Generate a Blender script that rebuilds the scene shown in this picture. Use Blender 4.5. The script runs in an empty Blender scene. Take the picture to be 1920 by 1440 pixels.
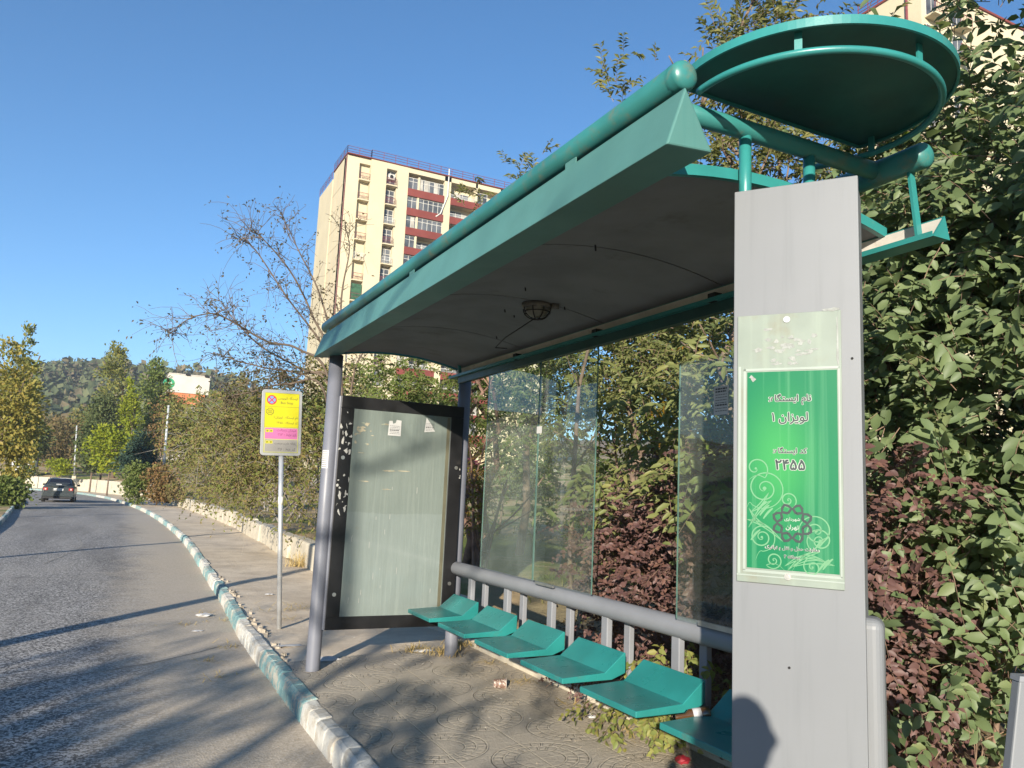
import bpy, bmesh, math, random
import numpy as np
from mathutils import Vector, Matrix
random.seed(7); RNG=np.random.default_rng(7)
SC=bpy.context.scene; COL=SC.collection
R=math.radians; PI=math.pi
# ------------------------------------------------------------------ mesh builder
class MB:
    def __init__(s): s.v=[]; s.f=[]; s.m=[]; s.s=[]
    def add(s,vs,fs,mi=0,sm=False):
        o=len(s.v); s.v+= [tuple(map(float,p)) for p in vs]
        for f in fs: s.f.append(tuple(o+i for i in f)); s.m.append(mi); s.s.append(sm)
        return s
    def box(s,x0,x1,y0,y1,z0,z1,mi=0,rz=0,c=None):
        vs=[(x,y,z) for z in (z0,z1) for y in (y0,y1) for x in (x0,x1)]
        if rz:
            cx,cy=c if c else ((x0+x1)/2,(y0+y1)/2); a,b=math.cos(rz),math.sin(rz)
            vs=[(cx+(x-cx)*a-(y-cy)*b, cy+(x-cx)*b+(y-cy)*a, z) for x,y,z in vs]
        return s.add(vs,[(0,2,3,1),(4,5,7,6),(0,1,5,4),(2,6,7,3),(0,4,6,2),(1,3,7,5)],mi)
    def obox(s,O,U,V,N,u0,u1,v0,v1,n0,n1,mi=0):
        O,U,V,N=map(Vector,(O,U,V,N))
        vs=[O+U*u+V*v+N*n for n in (n0,n1) for v in (v0,v1) for u in (u0,u1)]
        return s.add(vs,[(0,2,3,1),(4,5,7,6),(0,1,5,4),(2,6,7,3),(0,4,6,2),(1,3,7,5)],mi)
    def bar(s,a,b,w,h,up=(0,0,1),mi=0):
        a,b=Vector(a),Vector(b); d=(b-a).normalized(); u=Vector(up); sx=d.cross(u).normalized(); uu=sx.cross(d)
        vs=[p+sx*x*w/2+uu*z*h/2 for p in (a,b) for z in (-1,1) for x in (-1,1)]
        return s.add(vs,[(0,2,3,1),(4,5,7,6),(0,1,5,4),(2,6,7,3),(0,4,6,2),(1,3,7,5)],mi)
    def tube(s,pts,rad,n=12,mi=0,cap=True,dome=0,sm=True,closed=False):
        pts=[Vector(p) for p in pts]; k=len(pts)
        if not hasattr(rad,'__len__'): rad=[rad]*k
        rad=list(rad)
        if dome and not closed:
            d0=(pts[0]-pts[1]).normalized(); d1=(pts[-1]-pts[-2]).normalized(); a,b=pts[0],pts[-1]; r0,r1=rad[0],rad[-1]
            pre=[(a+d0*dome*math.sin(t),r0*math.cos(t)) for t in (1.35,1.0,.6,.3)]
            post=[(b+d1*dome*math.sin(t),r1*math.cos(t)) for t in (.3,.6,1.0,1.35)]
            pts=[p for p,_ in pre]+pts+[p for p,_ in post]; rad=[r for _,r in pre]+rad+[r for _,r in post]; k=len(pts)
        T=[]
        for i in range(k):
            if closed: t=pts[(i+1)%k]-pts[i-1]
            else: t=pts[min(i+1,k-1)]-pts[max(i-1,0)]
            T.append(t.normalized() if t.length>1e-9 else Vector((0,0,1)))
        u=T[0].orthogonal().normalized(); vs=[]
        for i in range(k):
            u=(u-T[i]*u.dot(T[i])); u=u.normalized() if u.length>1e-6 else T[i].orthogonal().normalized()
            w=T[i].cross(u)
            for j in range(n):
                a=2*PI*j/n; vs.append(pts[i]+(u*math.cos(a)+w*math.sin(a))*rad[i])
        fs=[]
        for i in range(k if closed else k-1):
            i2=(i+1)%k
            for j in range(n): fs.append((i*n+j,i*n+(j+1)%n,i2*n+(j+1)%n,i2*n+j))
        s.add(vs,fs,mi,sm)
        if cap and not closed:
            o=len(s.v)-k*n
            s.f.append(tuple(o+j for j in reversed(range(n)))); s.m.append(mi); s.s.append(False)
            s.f.append(tuple(o+(k-1)*n+j for j in range(n))); s.m.append(mi); s.s.append(False)
        return s
    def prism(s,poly,vec,mi=0):
        n=len(poly); vec=Vector(vec); vs=[Vector(p) for p in poly]+[Vector(p)+vec for p in poly]
        fs=[tuple(reversed(range(n))),tuple(range(n,2*n))]+[(i,(i+1)%n,n+(i+1)%n,n+i) for i in range(n)]
        return s.add(vs,fs,mi)
    def lathe(s,prof,c,n=24,mi=0,sm=True):
        k=len(prof); vs=[(c[0]+r*math.cos(2*PI*j/n),c[1]+r*math.sin(2*PI*j/n),c[2]+z) for r,z in prof for j in range(n)]
        fs=[(i*n+j,i*n+(j+1)%n,(i+1)*n+(j+1)%n,(i+1)*n+j) for i in range(k-1) for j in range(n)]
        return s.add(vs,fs,mi,sm)
    def grid(s,rows,mi=0,sm=True):
        k=len(rows[0]); vs=[p for r in rows for p in r]
        fs=[(i*k+j,i*k+j+1,(i+1)*k+j+1,(i+1)*k+j) for i in range(len(rows)-1) for j in range(k-1)]
        return s.add(vs,fs,mi,sm)
    def raw(s,vs,fs,mi=0,sm=False): return s.add(vs,fs,mi,sm)
    def build(s,name,mats,parent=None,bevel=0,seg=2,recalc=True,weld=False):
        me=bpy.data.meshes.new(name)
        off=Vector(parent['_o']) if parent is not None else Vector((0,0,0))
        me.from_pydata([tuple(Vector(v)-off) for v in s.v],[],s.f)
        mats=mats if isinstance(mats,(list,tuple)) else [mats]
        for m in mats: me.materials.append(m)
        me.polygons.foreach_set('material_index',s.m); me.polygons.foreach_set('use_smooth',s.s)
        if recalc:
            bm=bmesh.new(); bm.from_mesh(me)
            if weld: bmesh.ops.remove_doubles(bm,verts=bm.verts,dist=1e-5)
            bmesh.ops.recalc_face_normals(bm,faces=bm.faces); bm.to_mesh(me); bm.free()
        me.update()
        o=bpy.data.objects.new(name,me); COL.objects.link(o)
        if parent is not None: o.parent=parent; o['_o']=tuple(off)
        if bevel:
            b=o.modifiers.new('bevel','BEVEL'); b.width=bevel; b.segments=seg; b.limit_method='ANGLE'; b.angle_limit=R(38)
        return o
def thing(name,label,cat,loc,group=None):
    o=bpy.data.objects.new(name,None); COL.objects.link(o); o.location=loc; o['_o']=tuple(map(float,loc))
    o.empty_display_size=.2; o['label']=label; o['category']=cat
    if group: o['group']=group
    return o
def tag(o,label=None,cat=None,group=None,kind=None):
    for k,v in (('label',label),('category',cat),('group',group),('kind',kind)):
        if v: o[k]=v
    return o
def children(o): return [c for c in bpy.data.objects if c.parent==o]
def copy_tree(o,parent=None):
    c=o.copy(); COL.objects.link(c)
    if parent is not None: c.parent=parent
    for ch in children(o): copy_tree(ch,c)
    return c
# ------------------------------------------------------------------ materials
def ntree(name):
    m=bpy.data.materials.new(name); m.use_nodes=True; nt=m.node_tree; nt.nodes.clear(); return m,nt
class NT:
    def __init__(s,nt): s.nt=nt
    def n(s,t,**k):
        nd=s.nt.nodes.new(t)
        for a,b in k.items():
            if a.startswith('i_'):
                key=a[2:]; key=int(key) if key.isdigit() else key.replace('_',' ')
                s.set(nd.inputs[key],b)
            else: setattr(nd,a,b)
        return nd
    def set(s,sock,val):
        if isinstance(val,bpy.types.NodeSocket): s.nt.links.new(val,sock)
        else: sock.default_value=val
    def math(s,op,a,b=None,c=None,clamp=False):
        nd=s.nt.nodes.new('ShaderNodeMath'); nd.operation=op; nd.use_clamp=clamp
        for i,x in enumerate((a,b,c)):
            if x is not None: s.set(nd.inputs[i],x)
        return nd.outputs[0]
    def mix(s,f,a,b,bt='MIX'):
        nd=s.nt.nodes.new('ShaderNodeMix'); nd.data_type='RGBA'; nd.blend_type=bt
        s.set(nd.inputs[0],f); s.set(nd.inputs[6],a if isinstance(a,bpy.types.NodeSocket) else c4(a)); s.set(nd.inputs[7],b if isinstance(b,bpy.types.NodeSocket) else c4(b))
        return nd.outputs[2]
    def noise(s,vec,scale,detail=4,rough=.55,out='Fac',dist=0):
        nd=s.n('ShaderNodeTexNoise'); nd.inputs['Scale'].default_value=scale; nd.inputs['Detail'].default_value=detail; nd.inputs['Roughness'].default_value=rough; nd.inputs['Distortion'].default_value=dist
        if vec is not None: s.nt.links.new(vec,nd.inputs['Vector'])
        return nd.outputs[0] if out=='Fac' else nd.outputs[1]
    def step(s,x,a,b):
        nd=s.n('ShaderNodeMapRange'); nd.interpolation_type='SMOOTHSTEP'; s.set(nd.inputs[0],x); nd.inputs[1].default_value=a; nd.inputs[2].default_value=b; return nd.outputs[0]
    def coord(s,k='Object'):
        return s.n('ShaderNodeTexCoord').outputs[k]
    def scalev(s,vec,sc):
        nd=s.n('ShaderNodeMapping'); s.nt.links.new(vec,nd.inputs[0]); nd.inputs['Scale'].default_value=sc; return nd.outputs[0]
    def sep(s,vec):
        nd=s.n('ShaderNodeSeparateXYZ'); s.nt.links.new(vec,nd.inputs[0]); return nd.outputs
    def bsdf(s,col,rough=.6,metal=0,spec=.5,normal=None):
        b=s.n('ShaderNodeBsdfPrincipled'); s.set(b.inputs['Base Color'],col if isinstance(col,bpy.types.NodeSocket) else c4(col)); s.set(b.inputs['Roughness'],rough); b.inputs['Metallic'].default_value=metal; b.inputs['Specular IOR Level'].default_value=spec
        if normal is not None: s.nt.links.new(normal,b.inputs['Normal'])
        return b.outputs[0]
    def bump(s,h,st=.3,dist=.01):
        b=s.n('ShaderNodeBump'); b.inputs['Strength'].default_value=st; b.inputs['Distance'].default_value=dist; s.nt.links.new(h,b.inputs['Height']); return b.outputs[0]
    def out(s,sh):
        o=s.n('ShaderNodeOutputMaterial'); s.nt.links.new(sh,o.inputs[0])
def c4(c): return (c[0],c[1],c[2],1.0)
def M(name,col,rough=.6,var=.12,scale=6,metal=0,spec=.5,bump=0,bscale=None,dirt=None,streak=None,rvar=.1,chips=None):
    """dirt=(colour, amount 0..1, scale); streak=(colour, amount) vertical streaks; chips=(colour, threshold, scale)"""
    m,nt=ntree(name); g=NT(nt); v=g.coord()
    n1=g.noise(v,scale); col2=[min(1,c*(1+var)) for c in col]; col1=[c*(1-var) for c in col]
    c=g.mix(g.step(n1,.3,.7),col1,col2)
    if dirt:
        n2=g.noise(v,dirt[2],6,.65); a=.72-.45*dirt[1]
        c=g.mix(g.math('MULTIPLY',g.step(n2,a,a+.22),.8),c,dirt[0])
    if streak:
        n3=g.noise(g.scalev(v,(14,14,.7)),2.2,4,.6)
        c=g.mix(g.math('MULTIPLY',g.step(n3,.5,.75),streak[1]),c,streak[0])
    if chips:
        n4=g.noise(v,chips[2],5,.7); c=g.mix(g.step(n4,chips[1],chips[1]+.04),c,chips[0])
    rr=g.math('ADD',rough-rvar,g.math('MULTIPLY',g.noise(v,scale*2.3,3),2*rvar))
    nm=g.bump(g.noise(v,bscale or scale*8,6,.7),bump,.01) if bump else None
    g.out(g.bsdf(c,rr,metal,spec,nm)); return m
def LEAF(name,cols,trans=.35,rough=.5,spec=.3,sat=None):
    m,nt=ntree(name); g=NT(nt)
    rnd=g.n('ShaderNodeNewGeometry').outputs['Random Per Island']
    cr=g.n('ShaderNodeValToRGB'); cr.color_ramp.interpolation='LINEAR'; els=cr.color_ramp.elements
    pos=[i/(len(cols)-1) for i in range(len(cols))]
    els[0].position=0; els[0].color=c4(cols[0]); els[1].position=1; els[1].color=c4(cols[-1])
    for p,c in list(zip(pos,cols))[1:-1]:
        e=els.new(p); e.color=c4(c)
    nt.links.new(rnd,cr.inputs[0])
    v=g.coord(); cc=g.mix(g.noise(v,1.3,3),g.mix(.28,cr.outputs[0],(0,0,0)),cr.outputs[0])
    b=g.bsdf(cc,rough,0,spec)
    t=g.n('ShaderNodeBsdfTranslucent'); nt.links.new(g.mix(.25,cc,(.35,.4,.03)),t.inputs[0])
    mx=g.n('ShaderNodeMixShader'); mx.inputs[0].default_value=trans; nt.links.new(b,mx.inputs[1]); nt.links.new(t.outputs[0],mx.inputs[2])
    g.out(mx.outputs[0]); return m
def PRINT(name,col,rough=.6,spec=.3):
    m,nt=ntree(name); g=NT(nt); v=g.coord()
    c=g.mix(g.noise(v,9,4),[x*.9 for x in col],[min(1,x*1.06) for x in col]); g.out(g.bsdf(c,rough,0,spec)); return m
# ------------------------------------------------------------------ Persian lettering (contextual forms laid out by hand)
FORMS={'ا':(0xFE8D,1),'ب':(0xFE8F,3),'پ':(0xFB56,3),'ت':(0xFE95,3),'ح':(0xFEA1,3),'خ':(0xFEA5,3),'د':(0xFEA9,1),'ر':(0xFEAD,1),'ز':(0xFEAF,1),'س':(0xFEB1,3),'ش':(0xFEB5,3),'ص':(0xFEB9,3),'ط':(0xFEC1,3),'ع':(0xFEC9,3),'ف':(0xFED1,3),'ق':(0xFED5,3),'ک':(0xFB8E,3),'گ':(0xFB92,3),'ل':(0xFEDD,3),'م':(0xFEE1,3),'ن':(0xFEE5,3),'و':(0xFEED,1),'ه':(0xFEE9,3),'ی':(0xFBFC,3)}
DIG='۰۱۲۳۴۵۶۷۸۹'
def shape_fa(t):
    out=[]
    for i,ch in enumerate(t):
        if ch in FORMS:
            b,k=FORMS[ch]; pj=i>0 and t[i-1] in FORMS and FORMS[t[i-1]][1]==3; nj=k==3 and i+1<len(t) and t[i+1] in FORMS
            if ch=='ه' and not pj and not nj: out.append('\u06d5'); continue
            out.append(chr(b+(3 if pj and nj else 2 if nj else 1 if pj else 0)))
        else: out.append(ch)
    res=[]; i=len(out)-1
    while i>=0:
        if out[i] in DIG:
            j=i
            while j>=0 and out[j] in DIG: j-=1
            res+=out[j+1:i+1]; i=j
        else: res.append(out[i]); i-=1
    return ''.join(res)
_GL={}
def _glyph_mesh(t,res=3):
    """closed outlines of the letters, each filled on its own with its holes cut out"""
    from mathutils.geometry import tessellate_polygon
    cu=bpy.data.curves.new('lettering','FONT'); cu.body=t; cu.resolution_u=res; cu.fill_mode='NONE'
    o=bpy.data.objects.new('lettering',cu); COL.objects.link(o)
    dg=bpy.context.evaluated_depsgraph_get(); me=bpy.data.meshes.new_from_object(o.evaluated_get(dg))
    co=[(p.co.x,p.co.y) for p in me.vertices]; nb={}
    for e in me.edges:
        for q,r_ in (e.vertices,reversed(e.vertices)): nb.setdefault(q,[]).append(r_)
    order={}
    for e in me.edges: order.setdefault(e.vertices[0],[]).append(e.vertices[1])
    bpy.data.objects.remove(o); bpy.data.curves.remove(cu); bpy.data.meshes.remove(me)
    seen=set(); loops=[]
    for st in sorted(nb):
        if st in seen: continue
        lp=[st]; seen.add(st); cur=st
        while True:
            nx=[q for q in nb[cur] if q not in seen]
            if not nx: break
            cur=min(nx) if len(lp)==1 else nx[0]; seen.add(cur); lp.append(cur)
        if len(lp)>2: loops.append([co[i] for i in lp])
    area=lambda L: .5*sum(L[i-1][0]*L[i][1]-L[i][0]*L[i-1][1] for i in range(len(L)))
    def inside(p,L):
        c=False
        for i in range(len(L)):
            (x1,y1),(x2,y2)=L[i-1],L[i]
            if (y1>p[1])!=(y2>p[1]) and p[0]<(x2-x1)*(p[1]-y1)/(y2-y1)+x1: c=not c
        return c
    if not loops: return [],[]
    big=max(loops,key=lambda L:abs(area(L))); sg=1 if area(big)>0 else -1
    outer=[L for L in loops if area(L)*sg>0]; holes=[L for L in loops if area(L)*sg<0]; V=[];Fc=[]
    for L in outer:
        hs=[h for h in holes if inside(h[0],L)]; flat=[Vector((x,y,0)) for x,y in L]+[Vector((x,y,0)) for h in hs for x,y in h]
        tri_=tessellate_polygon([[Vector((x,y,0)) for x,y in L]]+[[Vector((x,y,0)) for x,y in h] for h in hs]); o_=len(V); V+=[(p.x,p.y) for p in flat]; Fc+=[tuple(o_+i for i in q) for q in tri_]
    return V,Fc
def _wid(t):
    cu=bpy.data.curves.new('lettering','FONT'); cu.body=t; o=bpy.data.objects.new('lettering',cu); COL.objects.link(o)
    bpy.context.view_layer.update(); d=o.evaluated_get(bpy.context.evaluated_depsgraph_get()).dimensions.x; bpy.data.objects.remove(o); bpy.data.curves.remove(cu); return d
def glyph(ch):
    """outline faces of one letter form and how far it advances the pen"""
    if ch not in _GL: _GL[ch]=(_glyph_mesh(ch) if ch!=' ' else ([],[]))+(_wid('I'+ch+'I')-_wid('II'),)
    return _GL[ch]
def text2d(t,bold=0.0,fa=True):
    """a line of writing letter by letter, centred and scaled to width 1 -> (verts, faces, height); letters lie a hair apart in depth"""
    V=[];Fc=[];x=0;k=0
    for ch in (shape_fa(t) if fa else t):
        v,f,adv=glyph(ch)
        for dx,dy in (((0,0),) if bold<=0 else ((-bold,-bold),(bold,-bold),(-bold,bold),(bold,bold),(0,bold*1.3),(0,-bold*1.3),(bold*1.3,0),(-bold*1.3,0))):
            o=len(V); V+=[(a+x+dx,b+dy,k*1.2e-5) for a,b in v]; Fc+=[tuple(o+i for i in q) for q in f]; k=(k+1)%24
        x+=adv
    x0=min(p[0] for p in V); x1=max(p[0] for p in V); y0=min(p[1] for p in V); y1=max(p[1] for p in V); w=x1-x0
    return [((a-(x0+x1)/2)/w,(b-(y0+y1)/2)/w,d) for a,b,d in V],Fc,(y1-y0)/w
class Face2D:
    """a flat face in space: u to the right, v up, n out of the face"""
    def __init__(s,O,U,V,N): s.O,s.U,s.V,s.N=map(Vector,(O,U,V,N))
    def p(s,u,v,n=0): return s.O+s.U*u+s.V*v+s.N*n
    def text(s,mb,t,u,v,w,n,bold=.0,fa=True,mi=0,h=None):
        vs,fs,hh=text2d(t,bold,fa); k=1 if h is None else h/(hh*w)
        mb.add([s.p(u+a*w,v+b*w*k,n+d) for a,b,d in vs],fs,mi)
    def rect(s,mb,u0,u1,v0,v1,n,mi=0): mb.add([s.p(u0,v0,n),s.p(u1,v0,n),s.p(u1,v1,n),s.p(u0,v1,n)],[(0,1,2,3)],mi)
    def ribbon(s,mb,pts,w,n,mi=0,taper=True):
        k=len(pts); vs=[]
        for i,(a,b) in enumerate(pts):
            dx=pts[min(i+1,k-1)][0]-pts[max(i-1,0)][0]; dy=pts[min(i+1,k-1)][1]-pts[max(i-1,0)][1]; l=math.hypot(dx,dy) or 1
            ww=w*(math.sin(PI*(i+.6)/(k+.2))**.5 if taper else 1)/2
            vs+= [s.p(a-dy/l*ww,b+dx/l*ww,n),s.p(a+dy/l*ww,b-dx/l*ww,n)]
        mb.add(vs,[(2*i,2*i+1,2*i+3,2*i+2) for i in range(k-1)],mi)
    def disc(s,mb,u,v,r,n,mi=0,k=24,r0=0):
        if r0: 
            vs=[s.p(u+q*math.cos(2*PI*i/k),v+q*math.sin(2*PI*i/k),n) for q in (r0,r) for i in range(k)]
            mb.add(vs,[(i,(i+1)%k,k+(i+1)%k,k+i) for i in range(k)],mi)
        else: mb.add([s.p(u+r*math.cos(2*PI*i/k),v+r*math.sin(2*PI*i/k),n) for i in range(k)],[tuple(range(k))],mi)
# ------------------------------------------------------------------ camera, light, sky
YAW,PITCH,ROLL=.4601,.1407,.0452; CAM=Vector((0,0,1.5)); FPX=1468.3
fw=Vector((math.sin(YAW)*math.cos(PITCH),math.cos(YAW)*math.cos(PITCH),math.sin(PITCH))); rt0=Vector((math.cos(YAW),-math.sin(YAW),0)); up0=rt0.cross(fw)
rt=rt0*math.cos(ROLL)+up0*math.sin(ROLL); upv=-rt0*math.sin(ROLL)+up0*math.cos(ROLL)
cd=bpy.data.cameras.new('camera'); cam=bpy.data.objects.new('camera',cd); COL.objects.link(cam)
cam.matrix_world=Matrix(((rt.x,upv.x,-fw.x,CAM.x),(rt.y,upv.y,-fw.y,CAM.y),(rt.z,upv.z,-fw.z,CAM.z),(0,0,0,1)))
cd.sensor_width=36; cd.lens=FPX/1920*36; cd.clip_start=.05; cd.clip_end=6000; SC.camera=cam
def at(px,py,y):
    """the point at distance y along the road that the photograph shows at (px, py)"""
    d=rt*((px-960)/FPX)-upv*((py-720)/FPX)+fw; t=(y-CAM.y)/d.y; return CAM+d*t
SUN_AZ=36.3; SUN_EL=15.0
sd=Vector((math.sin(R(SUN_AZ))*math.cos(R(SUN_EL)),math.cos(R(SUN_AZ))*math.cos(R(SUN_EL)),-math.sin(R(SUN_EL))))
sl=bpy.data.lights.new('sun','SUN'); sl.energy=4.9; sl.angle=R(.53); sl.color=(1,.905,.76); so=bpy.data.objects.new('sun',sl); COL.objects.link(so)
so.rotation_euler=sd.to_track_quat('-Z','Y').to_euler()
w=bpy.data.worlds.new('World'); SC.world=w; w.use_nodes=True; nt=w.node_tree; nt.nodes.clear()
sk=nt.nodes.new('ShaderNodeTexSky'); sk.sky_type='NISHITA'; sk.sun_disc=False; sk.sun_elevation=R(SUN_EL); sk.sun_rotation=R(SUN_AZ+180); sk.altitude=1500; sk.air_density=1.0; sk.dust_density=.3; sk.ozone_density=3.2
bg=nt.nodes.new('ShaderNodeBackground'); bg.inputs[1].default_value=.106; ow=nt.nodes.new('ShaderNodeOutputWorld')
hs=nt.nodes.new('ShaderNodeHueSaturation'); hs.inputs['Saturation'].default_value=1.13; hs.inputs['Hue'].default_value=.498; nt.links.new(sk.outputs[0],hs.inputs['Color']); nt.links.new(hs.outputs[0],bg.inputs[0]); nt.links.new(bg.outputs[0],ow.inputs[0])
SC.view_settings.view_transform='Standard'; SC.view_settings.look='None'; SC.view_settings.exposure=1.0; SC.view_settings.gamma=1
SC.render.engine='CYCLES'; SC.cycles.max_bounces=8; SC.cycles.transparent_max_bounces=16; SC.cycles.diffuse_bounces=4
# ------------------------------------------------------------------ road, pavements, terrain
def smooth_poly(P,step=.6):
    P=np.array(P,float); out=[]
    for i in range(len(P)-1):
        p0=P[max(i-1,0)];p1=P[i];p2=P[i+1];p3=P[min(i+2,len(P)-1)]; n=max(2,int(np.linalg.norm(p2-p1)/step))
        for t in np.arange(n)/n: out.append(.5*((2*p1)+(-p0+p2)*t+(2*p0-5*p1+4*p2-p3)*t*t+(-p0+3*p1-3*p2+p3)*t**3))
    out.append(P[-1]); return np.array(out)
def offs(P,d):
    T=np.gradient(P,axis=0); T/=np.linalg.norm(T,axis=1)[:,None]; return P+np.c_[T[:,1],-T[:,0]]*d
def sst(x,a,b):
    t=min(1,max(0,(x-a)/(b-a))); return t*t*(3-2*t)
KR=[(1.30,-14),(1.31,-4),(1.33,5.6),(1.33,7.4),(1.36,9.3),(1.5,12.8),(1.78,23.4),(1.72,33),(1.42,43),(.6,56),(-.9,70),(-3.6,83),(-8.5,94),(-17,103),(-30,110),(-60,118)]
KL=[(-2.75,-14),(-2.75,6),(-2.85,20),(-3.0,28.5),(-3.95,42.3),(-4.75,54),(-6.6,64),(-10,73),(-16,81),(-25,88),(-40,94),(-62,100)]
WL=[(3.28,7.5),(3.3,14),(3.45,18),(3.78,29.4),(3.65,42),(3.2,54),(2.2,66),(.4,77),(-2.6,88),(-7.5,98),(-16,108),(-30,115),(-60,123)]
kr=smooth_poly(KR); kl=smooth_poly(KL); wl=smooth_poly(WL)
def resample(P,n):
    s=np.r_[0,np.cumsum(np.linalg.norm(np.diff(P,axis=0),axis=1))]; t=np.linspace(0,s[-1],n); return np.c_[np.interp(t,s,P[:,0]),np.interp(t,s,P[:,1])]
# --- materials
def asphalt():
    m,nt=ntree('asphalt'); g=NT(nt); v=g.coord(); x=g.sep(v)
    vo=g.n('ShaderNodeTexVoronoi'); nt.links.new(v,vo.inputs[0]); vo.inputs['Scale'].default_value=62
    st=g.sep(vo.outputs['Color'])[0]
    c=g.mix(g.step(st,.25,.75),(.085,.08,.075),(.50,.475,.44))
    c=g.mix(g.math('MULTIPLY',g.step(g.noise(v,34,3,.7),.5,.62),.7),c,(.06,.057,.054))
    c=g.mix(g.math('MULTIPLY',g.step(g.noise(g.scalev(v,(1,.22,1)),1.1,5,.6),.4,.75),.5),c,(.36,.335,.30))
    c=g.mix(g.math('MULTIPLY',g.step(g.noise(g.scalev(v,(.9,.12,1)),.8,4,.6),.42,.62),.38),c,(.07,.066,.062))
    c=g.mix(g.math('MULTIPLY',g.step(g.noise(v,.9,5,.6),.62,.70),.35),c,(.05,.048,.046))
    # dust lying along the right-hand kerb, thinning out into the road
    e=g.math('ADD',x[0],g.math('MULTIPLY',g.math('SUBTRACT',g.noise(v,1.6,6,.65),.5),1.5))
    e=g.math('ADD',g.math('SUBTRACT',e,g.math('MULTIPLY',g.step(x[1],8,24),.35)),.32)
    c=g.mix(g.math('MULTIPLY',g.step(e,.05,1.1),.78),c,g.mix(g.noise(v,40,4,.7),(.38,.32,.245),(.60,.515,.40)))
    c=g.mix(g.math('MULTIPLY',g.step(x[1],15,60),.45),c,(.28,.265,.25))
    nm=g.bump(g.math('ADD',g.math('MULTIPLY',vo.outputs['Distance'],1.2),g.noise(v,90,3)),.35,.005)
    g.out(g.bsdf(c,.85,0,.25,nm)); return m
def dusty(name,a,b,dark,sc=1.4,bump=.5):
    m,nt=ntree(name); g=NT(nt); v=g.coord()
    c=g.mix(g.step(g.noise(v,sc,7,.65),.32,.68),a,b)
    c=g.mix(g.math('MULTIPLY',g.step(g.noise(v,38,6,.75),.52,.72),.55),c,dark)
    c=g.mix(g.math('MULTIPLY',g.step(g.noise(v,.5,5,.6),.5,.7),.35),c,dark)
    nm=g.bump(g.math('ADD',g.noise(v,55,6,.75),g.math('MULTIPLY',g.noise(v,6,4),2)),bump,.012)
    g.out(g.bsdf(c,.95,0,.15,nm)); return m
def grassy(name):
    m,nt=ntree(name); g=NT(nt); v=g.coord()
    soil=g.mix(g.noise(v,3,7,.7),(.30,.215,.12),(.50,.385,.23))
    grass=g.mix(g.noise(v,30,4,.7),(.09,.125,.03),(.22,.25,.075))
    c=g.mix(g.step(g.noise(v,.23,6,.6),.46,.58),soil,grass)
    c=g.mix(g.math('MULTIPLY',g.step(g.noise(v,22,5,.8),.55,.75),.5),c,(.12,.085,.05))
    nm=g.bump(g.math('ADD',g.noise(v,30,6,.8),g.math('MULTIPLY',g.noise(v,2.5,4),3)),.8,.06)
    g.out(g.bsdf(c,.95,0,.1,nm)); return m
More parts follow.
